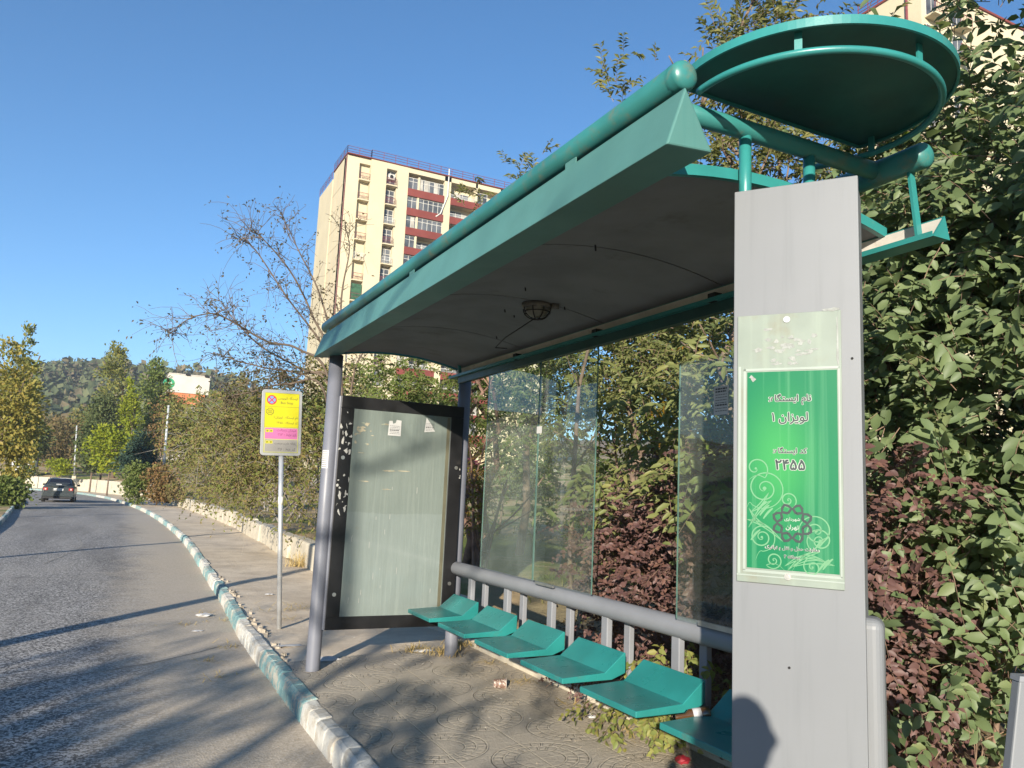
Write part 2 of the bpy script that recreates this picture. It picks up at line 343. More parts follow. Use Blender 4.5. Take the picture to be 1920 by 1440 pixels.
def tiles():
    m,nt=ntree('patterned_tiles'); g=NT(nt); v=g.coord(); s=g.sep(v); a=.432
    X=g.math('DIVIDE',g.math('SUBTRACT',s[0],1.862),.443); Y=g.math('DIVIDE',g.math('SUBTRACT',s[1],4.48),.415)
    u=g.math('ROUND',g.math('MULTIPLY',g.math('ADD',X,Y),.5)); w=g.math('ROUND',g.math('MULTIPLY',g.math('SUBTRACT',X,Y),.5))
    dx=g.math('MULTIPLY',g.math('SUBTRACT',X,g.math('ADD',u,w)),a); dy=g.math('MULTIPLY',g.math('SUBTRACT',Y,g.math('SUBTRACT',u,w)),a)
    r=g.math('SQRT',g.math('ADD',g.math('MULTIPLY',dx,dx),g.math('MULTIPLY',dy,dy))); th=g.math('ARCTAN2',dy,dx)
    wob=g.math('MULTIPLY',g.math('SUBTRACT',g.noise(v,18,3),.5),.008); r=g.math('ADD',r,wob)
    def ring(rr,h): return g.math('SUBTRACT',1.0,g.step(g.math('ABSOLUTE',g.math('SUBTRACT',r,rr)),h*.45,h))
    rings=g.math('MAXIMUM',g.math('MAXIMUM',ring(.272,.009),ring(.208,.008)),ring(.142,.008))
    def ticks(k,ph,r0,r1):
        f=g.math('ABSOLUTE',g.math('SUBTRACT',g.math('FRACT',g.math('ADD',g.math('MULTIPLY',th,k/(2*PI)),ph)),.5))
        d=g.math('MULTIPLY',g.math('MULTIPLY',f,2*PI/k),r)
        ln=g.math('SUBTRACT',1.0,g.step(d,.003,.0075))
        return g.math('MULTIPLY',ln,g.math('MULTIPLY',g.math('GREATER_THAN',r,r0),g.math('LESS_THAN',r,r1)))
    rings=g.math('MAXIMUM',rings,g.math('MAXIMUM',ticks(26,.0,.208,.272),ticks(22,.3,.142,.208)))
    def seam(c,sz,h):
        f=g.math('ABSOLUTE',g.math('SUBTRACT',c,g.math('ROUND',c))); return g.math('SUBTRACT',1.0,g.step(g.math('MULTIPLY',f,sz),h*.5,h))
    sx=seam(X,.443,.006); sy=g.math('MULTIPLY',seam(Y,.415,.0035),.6)
    worn=g.step(g.noise(v,2.1,5,.6),.33,.55)
    dust=g.step(g.math('ADD',s[0],g.math('MULTIPLY',g.noise(v,2.2,5,.65),1.3)),3.2,3.75)
    base=g.mix(g.noise(v,2.5,7,.7),(.30,.265,.215),(.50,.445,.365))
    base=g.mix(g.math('MULTIPLY',g.step(g.noise(v,70,4,.75),.5,.75),.45),base,(.17,.145,.115))
    ln=g.math('MULTIPLY',rings,worn)
    base=g.mix(g.math('MULTIPLY',ln,.75),base,(.60,.53,.42)); base=g.mix(g.math('MULTIPLY',g.math('MAXIMUM',sx,sy),.8),base,(.62,.55,.43))
    base=g.mix(g.math('MULTIPLY',dust,.85),base,g.mix(g.noise(v,30,5,.7),(.36,.30,.22),(.48,.41,.31)))
    flat=g.math('SUBTRACT',1.0,g.math('MULTIPLY',dust,.8))
    h=g.math('SUBTRACT',g.math('MULTIPLY',g.noise(v,45,6,.7),.35),g.math('MULTIPLY',g.math('MAXIMUM',g.math('MULTIPLY',rings,1.0),sx),flat))
    nm=g.bump(h,1.0,.05)
    g.out(g.bsdf(base,.9,0,.2,nm)); return m
m_asph=asphalt(); m_pave=dusty('dusty_concrete',(.47,.39,.295),(.64,.545,.42),(.34,.28,.21)); m_grass=grassy('dry_grass_ground'); m_tile=tiles()
m_soil=dusty('soil',(.16,.115,.07),(.33,.25,.16),(.08,.055,.035),3,.9)
m_base=dusty('far_ground',(.22,.19,.10),(.30,.25,.14),(.10,.11,.05),.05,.3)
def paint_kerb():
    m=[]
    for nm,col in (('kerb_turquoise_paint',(.20,.345,.35)),('kerb_white_paint',(.60,.59,.54))):
        k,nt=ntree(nm); g=NT(nt); v=g.coord()
        c=g.mix(g.noise(v,5,4),[q*.85 for q in col],col)
        c=g.mix(g.math('MULTIPLY',g.step(g.noise(v,6,7,.74),.485,.58),.85),c,(.44,.40,.33))
        c=g.mix(g.math('MULTIPLY',g.step(g.noise(v,1.6,5,.6),.52,.7),.4),c,(.30,.26,.21))
        g.out(g.bsdf(c,.85,0,.25,g.bump(g.noise(v,26,7,.75),.8,.02))); m.append(k)
    return m
m_kerb=paint_kerb()
# --- far base ground, to the horizon
b=MB(); b.add([(-3000,-3000,-.5),(3000,-3000,-.5),(3000,3000,-.5),(-3000,3000,-.5)],[(0,1,2,3)]); tag(b.build('ground',m_base,recalc=False),kind='structure')
# --- road
n=150; A=resample(kl,n); B=resample(kr,n); rows=[]
for i in range(n):
    rows.append([(A[i][0]+(B[i][0]-A[i][0])*t+(.25*(t-.5)*2 if abs(t-.5)>.49 else 0), A[i][1]+(B[i][1]-A[i][1])*t, -.15+.02*math.sin(PI*t)) for t in np.linspace(0,1,9)])
b=MB(); b.grid(rows); tag(b.build('road',m_asph,recalc=False),kind='structure')
# --- old repaired cracks drawn across the asphalt
m_crack=M('crack_filler',(.26,.24,.21),.9,.3,12)
b=MB(); Fr=Face2D((0,0,0),(1,0,0),(0,1,0),(0,0,1))
def road_z(x,y): return -.15+.02*math.sin(PI*min(1,max(0,(x+2.8)/4.1)))+.004
def crack(pts,wd):
    P=smooth_poly(pts,.12); r=np.random.default_rng(int(abs(pts[0][0]*100))); P=P+r.normal(0,.006,P.shape)
    k=len(P); vs=[]
    for i,(x,y) in enumerate(P):
        d=P[min(i+1,k-1)]-P[max(i-1,0)]; d/=np.linalg.norm(d); q=wd*(.35+.65*r.random())/2
        vs+=[(x-d[1]*q,y+d[0]*q,road_z(x,y)),(x+d[1]*q,y-d[0]*q,road_z(x,y))]
    b.add(vs,[(2*i,2*i+1,2*i+3,2*i+2) for i in range(k-1)])
crack([(-1.2,7.0),(-.2,7.55),(.5,8.0),(1.1,8.6)],.022); crack([(-2.2,10.0),(-.6,11.6),(.6,12.7)],.02); crack([(-2.4,13.5),(-.9,14.6),(.3,15.2)],.02)
crack([(-1.0,17),(-.55,21),(-.75,25),(-.35,29),(-.6,36),(-.5,44)],.05)
tag(b.build('road_cracks',m_crack,recalc=False),kind='structure')
# --- kerbs: cast blocks, painted by stretches
def kerb(P,side,name,bounds,seed,h=.15,wd=.125):
    r=np.random.default_rng(seed); b=MB(); s=np.r_[0,np.cumsum(np.linalg.norm(np.diff(P,axis=0),axis=1))]
    L=.9; k=int(s[-1]/L); sec=[]
    for i in range(k+1):
        for q in ((i+.012)*L,(i+.25)*L,(i+.5)*L,(i+.75)*L,(i+.988)*L):
            if q>s[-1]: break
            x=np.interp(q,s,P[:,0]); y=np.interp(q,s,P[:,1]); x2=np.interp(q+.05,s,P[:,0]); y2=np.interp(q+.05,s,P[:,1]); t=np.array([x2-x,y2-y]); l=np.linalg.norm(t); t=t/l if l>1e-6 else np.array([0,1.])
            sec.append((i,np.array([x,y]),np.array([t[1],-t[0]])*side,y))
    jit=r.normal(0,.005,(k+2,2))
    prof=[(0,-h-.12),(.0,-.075),(.012,-.02),(.035,.0),(wd-.02,.006),(wd,-.004),(wd,-h-.12)]
    for i in range(0,len(sec)-2):
        a,c=sec[i],sec[i+1]
        if a[0]!=c[0]: continue
        mi=0 if sum(1 for q in bounds if a[3]>q)%2==0 else 1
        vs=[]
        for e in (a,c):
            for (o,z) in prof:
                p=e[1]+e[2]*(o+jit[e[0]][0]+r.normal(0,.003)); vs.append((p[0],p[1],z+(jit[e[0]][1]+r.normal(0,.004) if z>-.14 else 0)))
        m=len(prof); fs=[(j,j+1,m+j+1,m+j) for j in range(m-1)]+[tuple(range(m)),tuple(range(m,2*m))]
        b.add(vs,fs,mi,False)
    o=b.build(name,m_kerb); bv=o.modifiers.new('bevel','BEVEL'); bv.width=.012; bv.segments=2; bv.limit_method='ANGLE'; bv.angle_limit=R(50)
    tag(o,kind='structure')
kerb(kr,1,'kerb',[-3,-1.2,.6,2.4,3.9,5.6,7.4,9.2,10.9,11.5,12.8,14,15.2,16.6,18,19.4,21,22.4,24,26,28,30,32,34.5,37,39.5,42,45,48,51,54,57,60,64,68,72],3)
kerb(kl,-1,'kerb',list(np.arange(-12,90,1.9)),4)
# --- pavement between kerb and wall (plain dusty concrete), tiled part under the shelter
def pz(x): return .045*max(0,x-1.5)
P=kr[(kr[:,1]>7.06)]; A=offs(P,.115); n=len(P)
rows=[]
for i in range(n):
    a=A[i]; j=np.argmin(np.linalg.norm(wl-a,axis=1)); c=wl[j]+(wl[j]-a)/max(.1,np.linalg.norm(wl[j]-a))*.15
    q=sst(a[1],7,9)
    if i==0: a=np.array([a[0],7.06]); c=np.array([3.5,7.06])
    rows.append([(a[0]+(c[0]-a[0])*t,a[1]+(c[1]-a[1])*t,-.012+(1-q)*.045*t*1.8+.012*math.sin(7*t+a[1])*t*(1-t)*4) for t in np.linspace(0,1,8)])
b=MB(); b.grid(rows); tag(b.build('pavement',m_pave,recalc=False),kind='structure')
b=MB(); ys=np.linspace(-12,7.06,60); xs=[1.435,1.6,2.0,2.4,2.8,3.2]
b.grid([[(x,y,pz(x)-.004+(.006 if x>1.45 else 0)) for x in xs] for y in ys]); tag(b.build('tiled_pavement',m_tile,recalc=False),kind='structure')
# broken lumps of kerb bedding along the back of the kerb
m_lump=dusty('crumbled_mortar',(.30,.26,.20),(.46,.40,.32),(.16,.13,.1),9,1.0)
b=MB(); r=np.random.default_rng(12)
for y0 in np.arange(7.0,13.5,.12):
    if r.random()<.62: continue
    x0=np.interp(y0,kr[:,1],kr[:,0])+.125+r.uniform(0,.07); q=r.uniform(.02,.05)
    bmv=[]; k=7
    ang=np.sort(r.uniform(0,2*PI,k)); base=[(x0+q*r.uniform(.6,1.2)*math.cos(t),y0+q*1.6*r.uniform(.6,1.2)*math.sin(t),-.03) for t in ang]; top=[(x0+(p[0]-x0)*.7,y0+(p[1]-y0)*.7,r.uniform(.005,.022)) for p in base]
    b.add(base+top,[tuple(range(k,2*k))]+[(i,(i+1)%k,k+(i+1)%k,k+i) for i in range(k)])
tag(b.build('crumbled_kerb_bedding',m_lump),kind='stuff')
# --- park ground beyond the wall (rises away from the road)
def park_z(x,y):
    d=np.min(np.hypot(wl[:,0]-x,wl[:,1]-y)) if y>7.5 else max(0,x-3.28)
    q=sst(y,6.8,9)
    z=.13+.27*q+.035*d+(.05*max(0,d-12))+.9*sst(y,60,100)*sst(d,0,6)
    return z+.05*math.sin(x*1.3+y*.7)*sst(d,.3,2)
rows=[]
path=np.vstack([np.array([(3.30,y) for y in np.arange(-14,7.4,.7)]),wl])
Q=[.12,.6,1.2,2,3,4.5,6.5,9,13,20,32,50,80,130]
OF=[offs(path,q) for q in Q]
for i in range(0,len(path),2):
    rows.append([(OF[k][i][0],OF[k][i][1],park_z(OF[k][i][0],OF[k][i][1])) for k in range(len(Q))])
b=MB(); b.grid(rows); tag(b.build('park_ground',[m_grass],recalc=False),kind='structure')
b=MB(); b.grid([[(x,y,.15+.035*(x-3.3)+.02*math.sin(3*x+5*y)+.012) for x in (3.25,3.5,3.8,4.3,5,6,7.5)] for y in np.arange(-6,7.4,.35)]); tag(b.build('soil_bed',m_soil,recalc=False),kind='structure')
# --- verge and bank on the left of the road (left of the picture)
P=kl[kl[:,1]<80]; rows=[]
for i in range(0,len(P),2):
    y=P[i][1]; q=1-sst(y,26,44); row=[]
    for o in (.12,1,2,3.5,5.5,8,12,17,24,34):
        p=offs(P,-o)[i]; row.append((p[0],p[1],.0+q*5.2*sst(o,6,26)+.02*math.sin(p[0]*2+p[1])))
    rows.append(row)
b=MB(); b.grid(rows); tag(b.build('verge',m_grass,recalc=False),kind='structure')
# --- low concrete wall along the pavement, and its footing behind the bench
m_wall=M('old_concrete',(.47,.425,.335),.9,.12,3,dirt=((.30,.26,.2),.3,4),bump=.5,bscale=20,chips=((.22,.36,.34),.68,1.7))
def wallmesh(P,h0,h1,th,seed,name,label,cat,base=-.2):
    r=np.random.default_rng(seed); b=MB(); seg=0; st=0
    s=np.r_[0,np.cumsum(np.linalg.norm(np.diff(P,axis=0),axis=1))]; cuts=[0]
    while cuts[-1]<s[-1]: cuts.append(cuts[-1]+r.uniform(2.2,3.4))
    for a,c in zip(cuts[:-1],cuts[1:]):
        c=min(c-.012,s[-1]); dh=r.uniform(-.03,.02); dx=r.uniform(-.04,.03); qs=np.linspace(a,c,5); O=[]
        for q in qs:
            p=np.array([np.interp(q,s,P[:,0]),np.interp(q,s,P[:,1])]); p2=np.array([np.interp(q+.2,s,P[:,0]),np.interp(q+.2,s,P[:,1])]); p1=np.array([np.interp(q-.2,s,P[:,0]),np.interp(q-.2,s,P[:,1])]); t=(p2-p1)/np.linalg.norm(p2-p1); nn=np.array([t[1],-t[0]])
            h=h0+(h1-h0)*q/s[-1]+dh+r.normal(0,.004)
            O.append([(*(p+nn*(o+dx+r.normal(0,.005))),z) for o,z in ((-.02,base),(.0,h-.03),(.03,h),(th-.03,h),(th,h-.03),(th,base))])
        m=6
        for i in range(4): b.add(O[i]+O[i+1],[(j,j+1,m+j+1,m+j) for j in range(m-1)]+([tuple(range(m))] if i==0 else [])+([tuple(range(m,2*m))] if i==3 else []))
    o=b.build(name,m_wall,bevel=.015); return tag(o,label,cat)
wallmesh(wl[(wl[:,1]>7.6)&(wl[:,1]<54)],.40,.52,.30,5,'low_wall','low weathered concrete wall with turquoise traces beside the pavement behind the bus sign','wall')
wallmesh(wl[(wl[:,1]>60)],1.05,1.45,.3,6,'low_wall','pale concrete wall round the outside of the far bend behind the car','wall')
wallmesh(np.array([(3.14,y) for y in np.arange(-3,7.3,.3)]),.15,.13,.22,8,'footing_wall','rough low concrete footing on the ground under the turquoise seats','wall',-.1)
# ------------------------------------------------------------------ bus shelter
m_teal=M('turquoise_paint',(.026,.185,.178),.33,.12,3,spec=.5,dirt=((.27,.25,.17),.22,7),rvar=.08,bump=.04,bscale=120,chips=((.16,.075,.035),.765,14))
m_tealt=M('dusty_turquoise_tube_paint',(.030,.17,.16),.36,.12,3,spec=.5,dirt=((.12,.145,.10),.5,11),rvar=.1)
m_beam=M('weathered_turquoise_sheet',(.072,.185,.168),.5,.10,2.2,spec=.35,dirt=((.30,.27,.20),.16,3.2),streak=((.045,.15,.14),.3),bump=.06,bscale=140)
m_seat=M('turquoise_seat_paint',(.018,.175,.165),.30,.12,4,spec=.5,dirt=((.10,.12,.09),.28,6),rvar=.12,chips=((.55,.55,.5),.745,26))
m_post=M('grey_post_paint',(.14,.147,.175),.42,.08,3,spec=.4,dirt=((.20,.18,.16),.2,9),chips=((.62,.62,.6),.735,16))
m_rail=M('light_grey_paint',(.195,.203,.22),.45,.07,3,spec=.4,dirt=((.24,.22,.2),.2,8),chips=((.66,.66,.64),.75,20))
m_pyl=M('pale_grey_sheet_metal',(.168,.178,.19),.48,.05,1.2,spec=.4,streak=((.125,.135,.145),.38),chips=((.2,.2,.2),.775,11))
m_roof=M('grey_roof_underside',(.165,.172,.178),.8,.12,2.5,spec=.2,dirt=((.09,.086,.082),.35,3),bump=.05,bscale=60)
m_black=M('black_frame_paint',(.009,.009,.010),.4,.3,6,spec=.4,dirt=((.06,.055,.05),.25,7))
m_dark=M('dark_gap',(.012,.012,.012),.9)
m_steel=M('bare_steel',(.5,.5,.48),.35,.15,12,metal=.9)
m_aged=M('dusty_galvanised_sheet',(.56,.53,.48),.7,.12,6,spec=.3,dirt=((.26,.2,.14),.4,8))
def glassmat():
    m,nt=ntree('shelter_glass'); g=NT(nt); v=g.coord()
    tr=g.n('ShaderNodeBsdfTransparent'); tr.inputs[0].default_value=(.93,.97,.95,1)
    gl=g.n('ShaderNodeBsdfGlossy'); gl.inputs['Roughness'].default_value=.02; gl.inputs[0].default_value=(.95,1,.98,1)
    fr=g.n('ShaderNodeFresnel'); fr.inputs[0].default_value=1.5; front=g.math('SUBTRACT',1.0,g.n('ShaderNodeNewGeometry').outputs['Backfacing'])
    mx=g.n('ShaderNodeMixShader'); nt.links.new(g.math('MULTIPLY',g.math('MULTIPLY',fr.outputs[0],1.3,clamp=True),front),mx.inputs[0]); nt.links.new(tr.outputs[0],mx.inputs[1]); nt.links.new(gl.outputs[0],mx.inputs[2])
    df=g.n('ShaderNodeBsdfDiffuse'); df.inputs[0].default_value=(.36,.41,.38,1)
    d=g.math('ADD',g.math('MULTIPLY',g.step(g.noise(v,3,6,.6),.35,.75),.13),.05)
    st=g.step(g.noise(g.scalev(v,(30,30,1.2)),2,3),.70,.74); d=g.math('ADD',d,g.math('MULTIPLY',st,.16))
    m2=g.n('ShaderNodeMixShader'); nt.links.new(g.math('MULTIPLY',d,front),m2.inputs[0]); nt.links.new(mx.outputs[0],m2.inputs[1]); nt.links.new(df.outputs[0],m2.inputs[2]); g.out(m2.outputs[0]); return m
m_glass=glassmat()
m_gedge=M('green_glass_edge',(.07,.135,.115),.25)
SH=thing('bus_shelter','turquoise and grey bus shelter with curved roof, glass back and six seats','bus shelter',(2.2,4.4,0))
Y0,Y1=1.90,6.80
# front fascia, gutter tube and rear trough
def tri(b,poly,y0,y1,mi=0): b.prism([(x,y0,z) for x,z in poly],(0,y1-y0,0),mi)
b=MB(); tri(b,[(1.428,2.606),(1.612,2.622),(1.500,2.818)],1.872,6.79); b.build('front_fascia',m_beam,SH,bevel=.006)
b=MB(); b.tube([(1.5285,Y0+.02,2.886),(1.5285,3.2,2.887),(1.5285,4.8,2.885),(1.5285,6.80,2.886)],.051,32,dome=.028); t_=b.build('gutter_tube',m_tealt,SH)
for y in (2.55,4.45,6.6):
    b=MB(); b.box(1.500,1.506,y,y+.08,2.80,2.84); b.build('tube_bracket',m_beam,SH)
b=MB(); b.tube([(1.5285,1.945,2.886),(1.5285,1.955,2.886)],.0522,32,cap=False); b.build('weld_seam',m_tealt,t_)
b=MB(); b.tube([(2.691,Y0,2.886),(2.691,4,2.886),(2.691,6.80,2.886)],.051,32,dome=.028); b.build('gutter_tube',m_tealt,SH)
b=MB(); b.box(2.70,2.792,1.88,6.79,2.553,2.560); b.box(2.697,2.703,1.88,6.79,2.553,2.575)
b.prism([(2.787,1.88,2.556),(2.793,1.88,2.556),(2.770,1.88,2.645),(2.764,1.88,2.645)],(0,4.91,0)); b.prism([(2.696,1.872,2.553),(2.793,1.872,2.553),(2.767,1.872,2.646)],(0,.008,0))
b.build('rear_gutter',m_teal,SH)
b=MB(); b.box(2.7035,2.786,1.885,6.785,2.5605,2.5625); b.prism([(2.7855,1.885,2.562),(2.7865,1.885,2.562),(2.7645,1.885,2.64),(2.7635,1.885,2.64)],(0,4.9,0)); b.build('gutter_lining',m_aged,SH)
for y in (1.96,6.6):
    b=MB(); b.bar((2.691,y,2.86),(2.735,y,2.565),.03,.012,up=(0,1,0)); b.build('gutter_strut',m_teal,SH)
# roof: four vaulted sheets
def rz(x): return 2.722-.075*((x-2.17)/.6)**2
xs=np.linspace(1.585,2.775,15); seams=[2.165,3.13,4.27,5.42,6.74]
for a,c in zip(seams[:-1],seams[1:]):
    b=MB(); sag=.006
    low=[[(x,y,rz(x)) for x in xs] for y in np.linspace(a+.006,c-.006,6)]; up=[[(x,y,z+.012) for x,y,z in r_] for r_ in low]
    b.grid(low); b.grid([list(reversed(r_)) for r_ in up]); b.grid([low[0],up[0]]); b.grid([low[-1],up[-1]]); b.build('roof_panel',m_roof,SH,recalc=False)
for y in seams[1:4]: b=MB(); b.grid([[(x,y+s_,rz(x)+.013) for x in xs] for s_ in (-.03,.03)]); b.build('seam_cover',m_dark,SH,recalc=False)
for y,hh in ((2.135,.03),(6.75,.022)):
    b=MB(); lo=[(x,y,rz(x)-.012) for x in xs]; hi=[(x,y,rz(x)+hh) for x in xs]
    for i in range(len(xs)-1): b.prism([lo[i],lo[i+1],hi[i+1],hi[i]],(0,.024,0))
    b.build('roof_end_trim',m_teal,SH)
for (x,y,l) in ((2.05,4.02,.02),(2.2,4.6,.02),(2.32,4.7,.015),(1.95,3.1,.03),(2.45,4.24,.02),(2.5,5.35,.02)): b=MB(); b.bar((x,y,rz(x)),(x+.004,y,rz(x)-l),.006,.006,up=(0,1,0)); b.build('roof_screw',m_dark,SH)
# ceiling lamp in a wire cage
lx,ly=2.30,4.33; lz=rz(lx)
b=MB(); b.lathe([(0.0,0),(.098,0),(.098,-.022),(.085,-.03),(0,-.03)],(lx,ly,lz),28); b.tube([(lx+.06,ly-.085,lz-.02),(lx+.10,ly-.11,lz-.02)],.02,10)
L_=b.build('ceiling_lamp',M('dusty_lamp_body',(.10,.09,.075),.7,.2,20,dirt=((.2,.17,.13),.5,10)),SH)
b=MB(); b.lathe([(.076,-.03),(.074,-.05),(.055,-.075),(.02,-.087),(0.001,-.088)],(lx,ly,lz),24); b.build('lamp_glass',M('dusty_lamp_glass',(.16,.15,.12),.4,.2,20),L_)
b=MB()
for k in range(4):
    a=k*PI/4; b.tube([(lx+math.cos(a)*.092*math.cos(t),ly+math.sin(a)*.092*math.cos(t),lz-.03-.072*math.sin(t)) for t in np.linspace(0,PI,13)],.0035,6)
b.tube([(lx+.086*math.cos(t),ly+.086*math.sin(t),lz-.055) for t in np.linspace(0,2*PI,24,endpoint=False)],.0035,6,closed=True); b.build('lamp_cage',m_dark,L_)
b=MB(); b.tube([(lx+.02,ly+.03,lz-.075),(2.36,4.9,2.60),(2.47,5.3,2.60),(2.6,5.36,2.62)],.004,6); b.tube([(2.72,5.42,2.60),(2.722,5.42,2.56)],.012,8); b.build('lamp_cable',m_dark,L_)
# glass rail under the gutter, glass panes
b=MB(); b.box(2.722,2.762,2.28,6.62,2.492,2.553); b.build('glass_rail',M('dark_green_paint',(.012,.06,.055),.4,.15,5),SH,bevel=.003)
for y in (3.13,4.27,5.42):
    b=MB(); b.box(2.70,2.75,y-.02,y+.035,2.5525,2.60); b.build('rail_bracket',m_dark,SH)
def pane(poly):
    b=MB(); b.prism([(2.733,y,z) for y,z in poly],(.008,0,0)); o=b.build('glass_pane',[m_glass],SH)
    for (a,c) in ((poly[0],poly[3]),(poly[1],poly[2])): e=MB(); e.bar((2.737,a[0],a[1]),(2.737,c[0],c[1]),.003,.0083,up=(1,0,0)); e.build('pane_edge',m_gedge,o)
    return o
pane([(5.055,.905),(5.955,.905),(5.955,2.492),(5.055,2.492)]); pane([(4.27,.905),(5.045,.905),(5.045,2.492),(4.27,2.492)]); pane([(2.30,.89),(3.43,.89),(3.43,2.262),(2.30,2.30)])
for y0,y1,z1 in ((2.85,3.25,.91),(4.75,5.0,.902)):
    b=MB(); b.box(2.728,2.746,y0,y1,.885,z1); b.build('pane_clip',m_steel,SH)
# back rail, its uprights, posts
b=MB(); b.tube([(2.80,6.63,.832),(2.80,5,.834),(2.80,3,.836),(2.80,2.35,.838)],.058,28,dome=.02); b.build('back_rail',m_rail,SH)
for k in range(6):
    y=6.235-.687*k
    b=MB(); b.box(2.775,2.815,y-.034,y+.034,.44,.80); b.build('rail_upright',m_rail,SH,bevel=.006)
    b=MB(); b.box(2.835,2.87,y-.185,y-.125,.44,.875); b.build('rail_upright',m_rail,SH,bevel=.004)
def post(x,y,z0,z1,x1=None):
    b=MB(); b.tube([(x,y,z0),(x,y,z0+.05),(x,y,(z0+z1)/2),(x,y,z1)],[.061,.058,.058,.058],32); b.build('post',m_post,SH)
post(1.603,6.675,-.05,2.63); post(2.825,6.685,.05,2.60)
b=MB(); b.box(2.765,2.875,2.3,6.55,.40,.455); b.build('bench_beam',m_black,SH)
# seats
prof=[(2.277,.497),(2.277,.527),(2.552,.541),(2.682,.645),(2.690,.640),(2.690,.532),(2.60,.50)]
for k in range(6):
    y=5.845-.6765*k
    b=MB(); b.prism([(x,y,z) for x,z in prof],(0,.50,0)); s_=b.build('seat',m_seat,SH,bevel=.010,seg=3)
    b=MB(); b.box(2.42,2.79,y+.2,y+.3,.455,.495); b.build('seat_bracket',m_black,s_)
# near-end support: tall plate, stanchions, cross tube, column
pA=Vector((1.858,2.041,0)); pB=Vector((2.091,1.714,0)); pu=(pB-pA).normalized(); pn=Vector((-pu.y*-1,0,0)); pn=Vector((pu.y,-pu.x,0)); PW=(pB-pA).length
if pn.dot(Vector((-1,-1,0)))<0: pn=-pn
PF=Face2D(pA,pu,(0,0,1),pn)
def uvp0(px,py):
    d=rt*((px-960)/FPX)-upv*((py-720)/FPX)+fw; t=(pA-CAM).dot(pn)/d.dot(pn); q=CAM+d*t-pA; return q.dot(pu),q.z
b=MB(); b.obox(pA,pu,(0,0,1),pn,0,PW,.0,2.60,-.03,0); PY=b.build('pylon_plate',m_pyl,SH,bevel=.003)
for u_,v_ in (uvp0(1598,672),uvp0(1480,1252)): b=MB(); b.tube([PF.p(u_,v_,.0),PF.p(u_,v_,.003)],.004,10); b.build('plate_screw',m_dark,PY)
b=MB(); b.obox(pA,pu,(0,0,1),pn,.03,PW-.004,.0,2.585,-.19,-.0305); b.build('pylon_body',m_pyl,SH,bevel=.004)
b=MB(); c0=pA+pu*(PW+.012)-pn*.10
b.obox(c0,pu,(0,0,1),pn,-.2,.035,.0,1.17,-.06,.055); b.build('pylon_fairing',m_pyl,SH,bevel=.032,seg=5)
b=MB(); b.tube([(1.963,2.1,2.45),(1.963,2.1,2.885)],.0225,20); b.build('stanchion',m_teal,SH)
b=MB(); b.tube([(2.29,2.1,2.45),(2.29,2.1,2.885)],.0225,20); b.build('stanchion',m_teal,SH)
b=MB(); b.tube([(1.53,2.1,2.872),(1.9,2.1,2.884),(2.3,2.1,2.887),(2.69,2.1,2.886)],.036,24); b.build('cross_tube',m_tealt,SH)
# round canopy over the near end: plate cut along the cross tube, rim, hoop and spacers
cx,cy,cz,cr=2.147,1.98,3.003,.492; chord=2.135
a0=math.asin((chord-cy)/cr); arc=np.linspace(PI-a0,2*PI+a0,72); pts=[(cx+cr*math.cos(t),cy+cr*math.sin(t)) for t in arc]
CN=thing_part=MB(); b=MB(); b.prism([(x,y,cz-.004) for x,y in pts],(0,0,.008)); CP=b.build('round_canopy',M('shade_darkened_canopy_sheet',(.010,.075,.062),.5,.2,4,dirt=((.03,.04,.03),.3,5)),SH)  # plate green darkened to carry the shade under the canopy
b=MB(); rows=[]
for z,rr in ((cz-.014,cr-.003),(cz-.014,cr+.006),(cz+.016,cr+.006),(cz+.016,cr-.003),(cz-.014,cr-.003)): rows.append([(cx+rr*math.cos(t),cy+rr*math.sin(t),z) for t in arc])
b.grid(rows,sm=False); b.bar((pts[0][0],chord,cz),(pts[-1][0],chord,cz),.008,.03); b.build('canopy_rim',m_teal,CP)
hc=Vector((2.14,1.99,2.93)); hr=.455; ah=np.linspace(PI-.1,2*PI+.65,72)
b=MB(); b.tube([(hc.x+hr*math.cos(t),hc.y+hr*math.sin(t),hc.z) for t in ah],.0125,12); b.build('canopy_hoop',m_teal,CP)
for uv in ((1497,101),(1730,118),(1620,280)):
    d=rt*((uv[0]-960)/FPX)-upv*((uv[1]-720)/FPX)+fw; q=CAM+d*((2.93-CAM.z)/d.z); a=math.atan2(q.y-hc.y,q.x-hc.x); ra=(math.cos(a),math.sin(a),0); ta=(-math.sin(a),math.cos(a),0)
    b=MB(); b.obox((hc.x,hc.y,0),ra,ta,(0,0,1),hr-.006,hr+.002,-.012,.012,2.93,cz-.004); b.build('canopy_spacer',m_teal,CP)
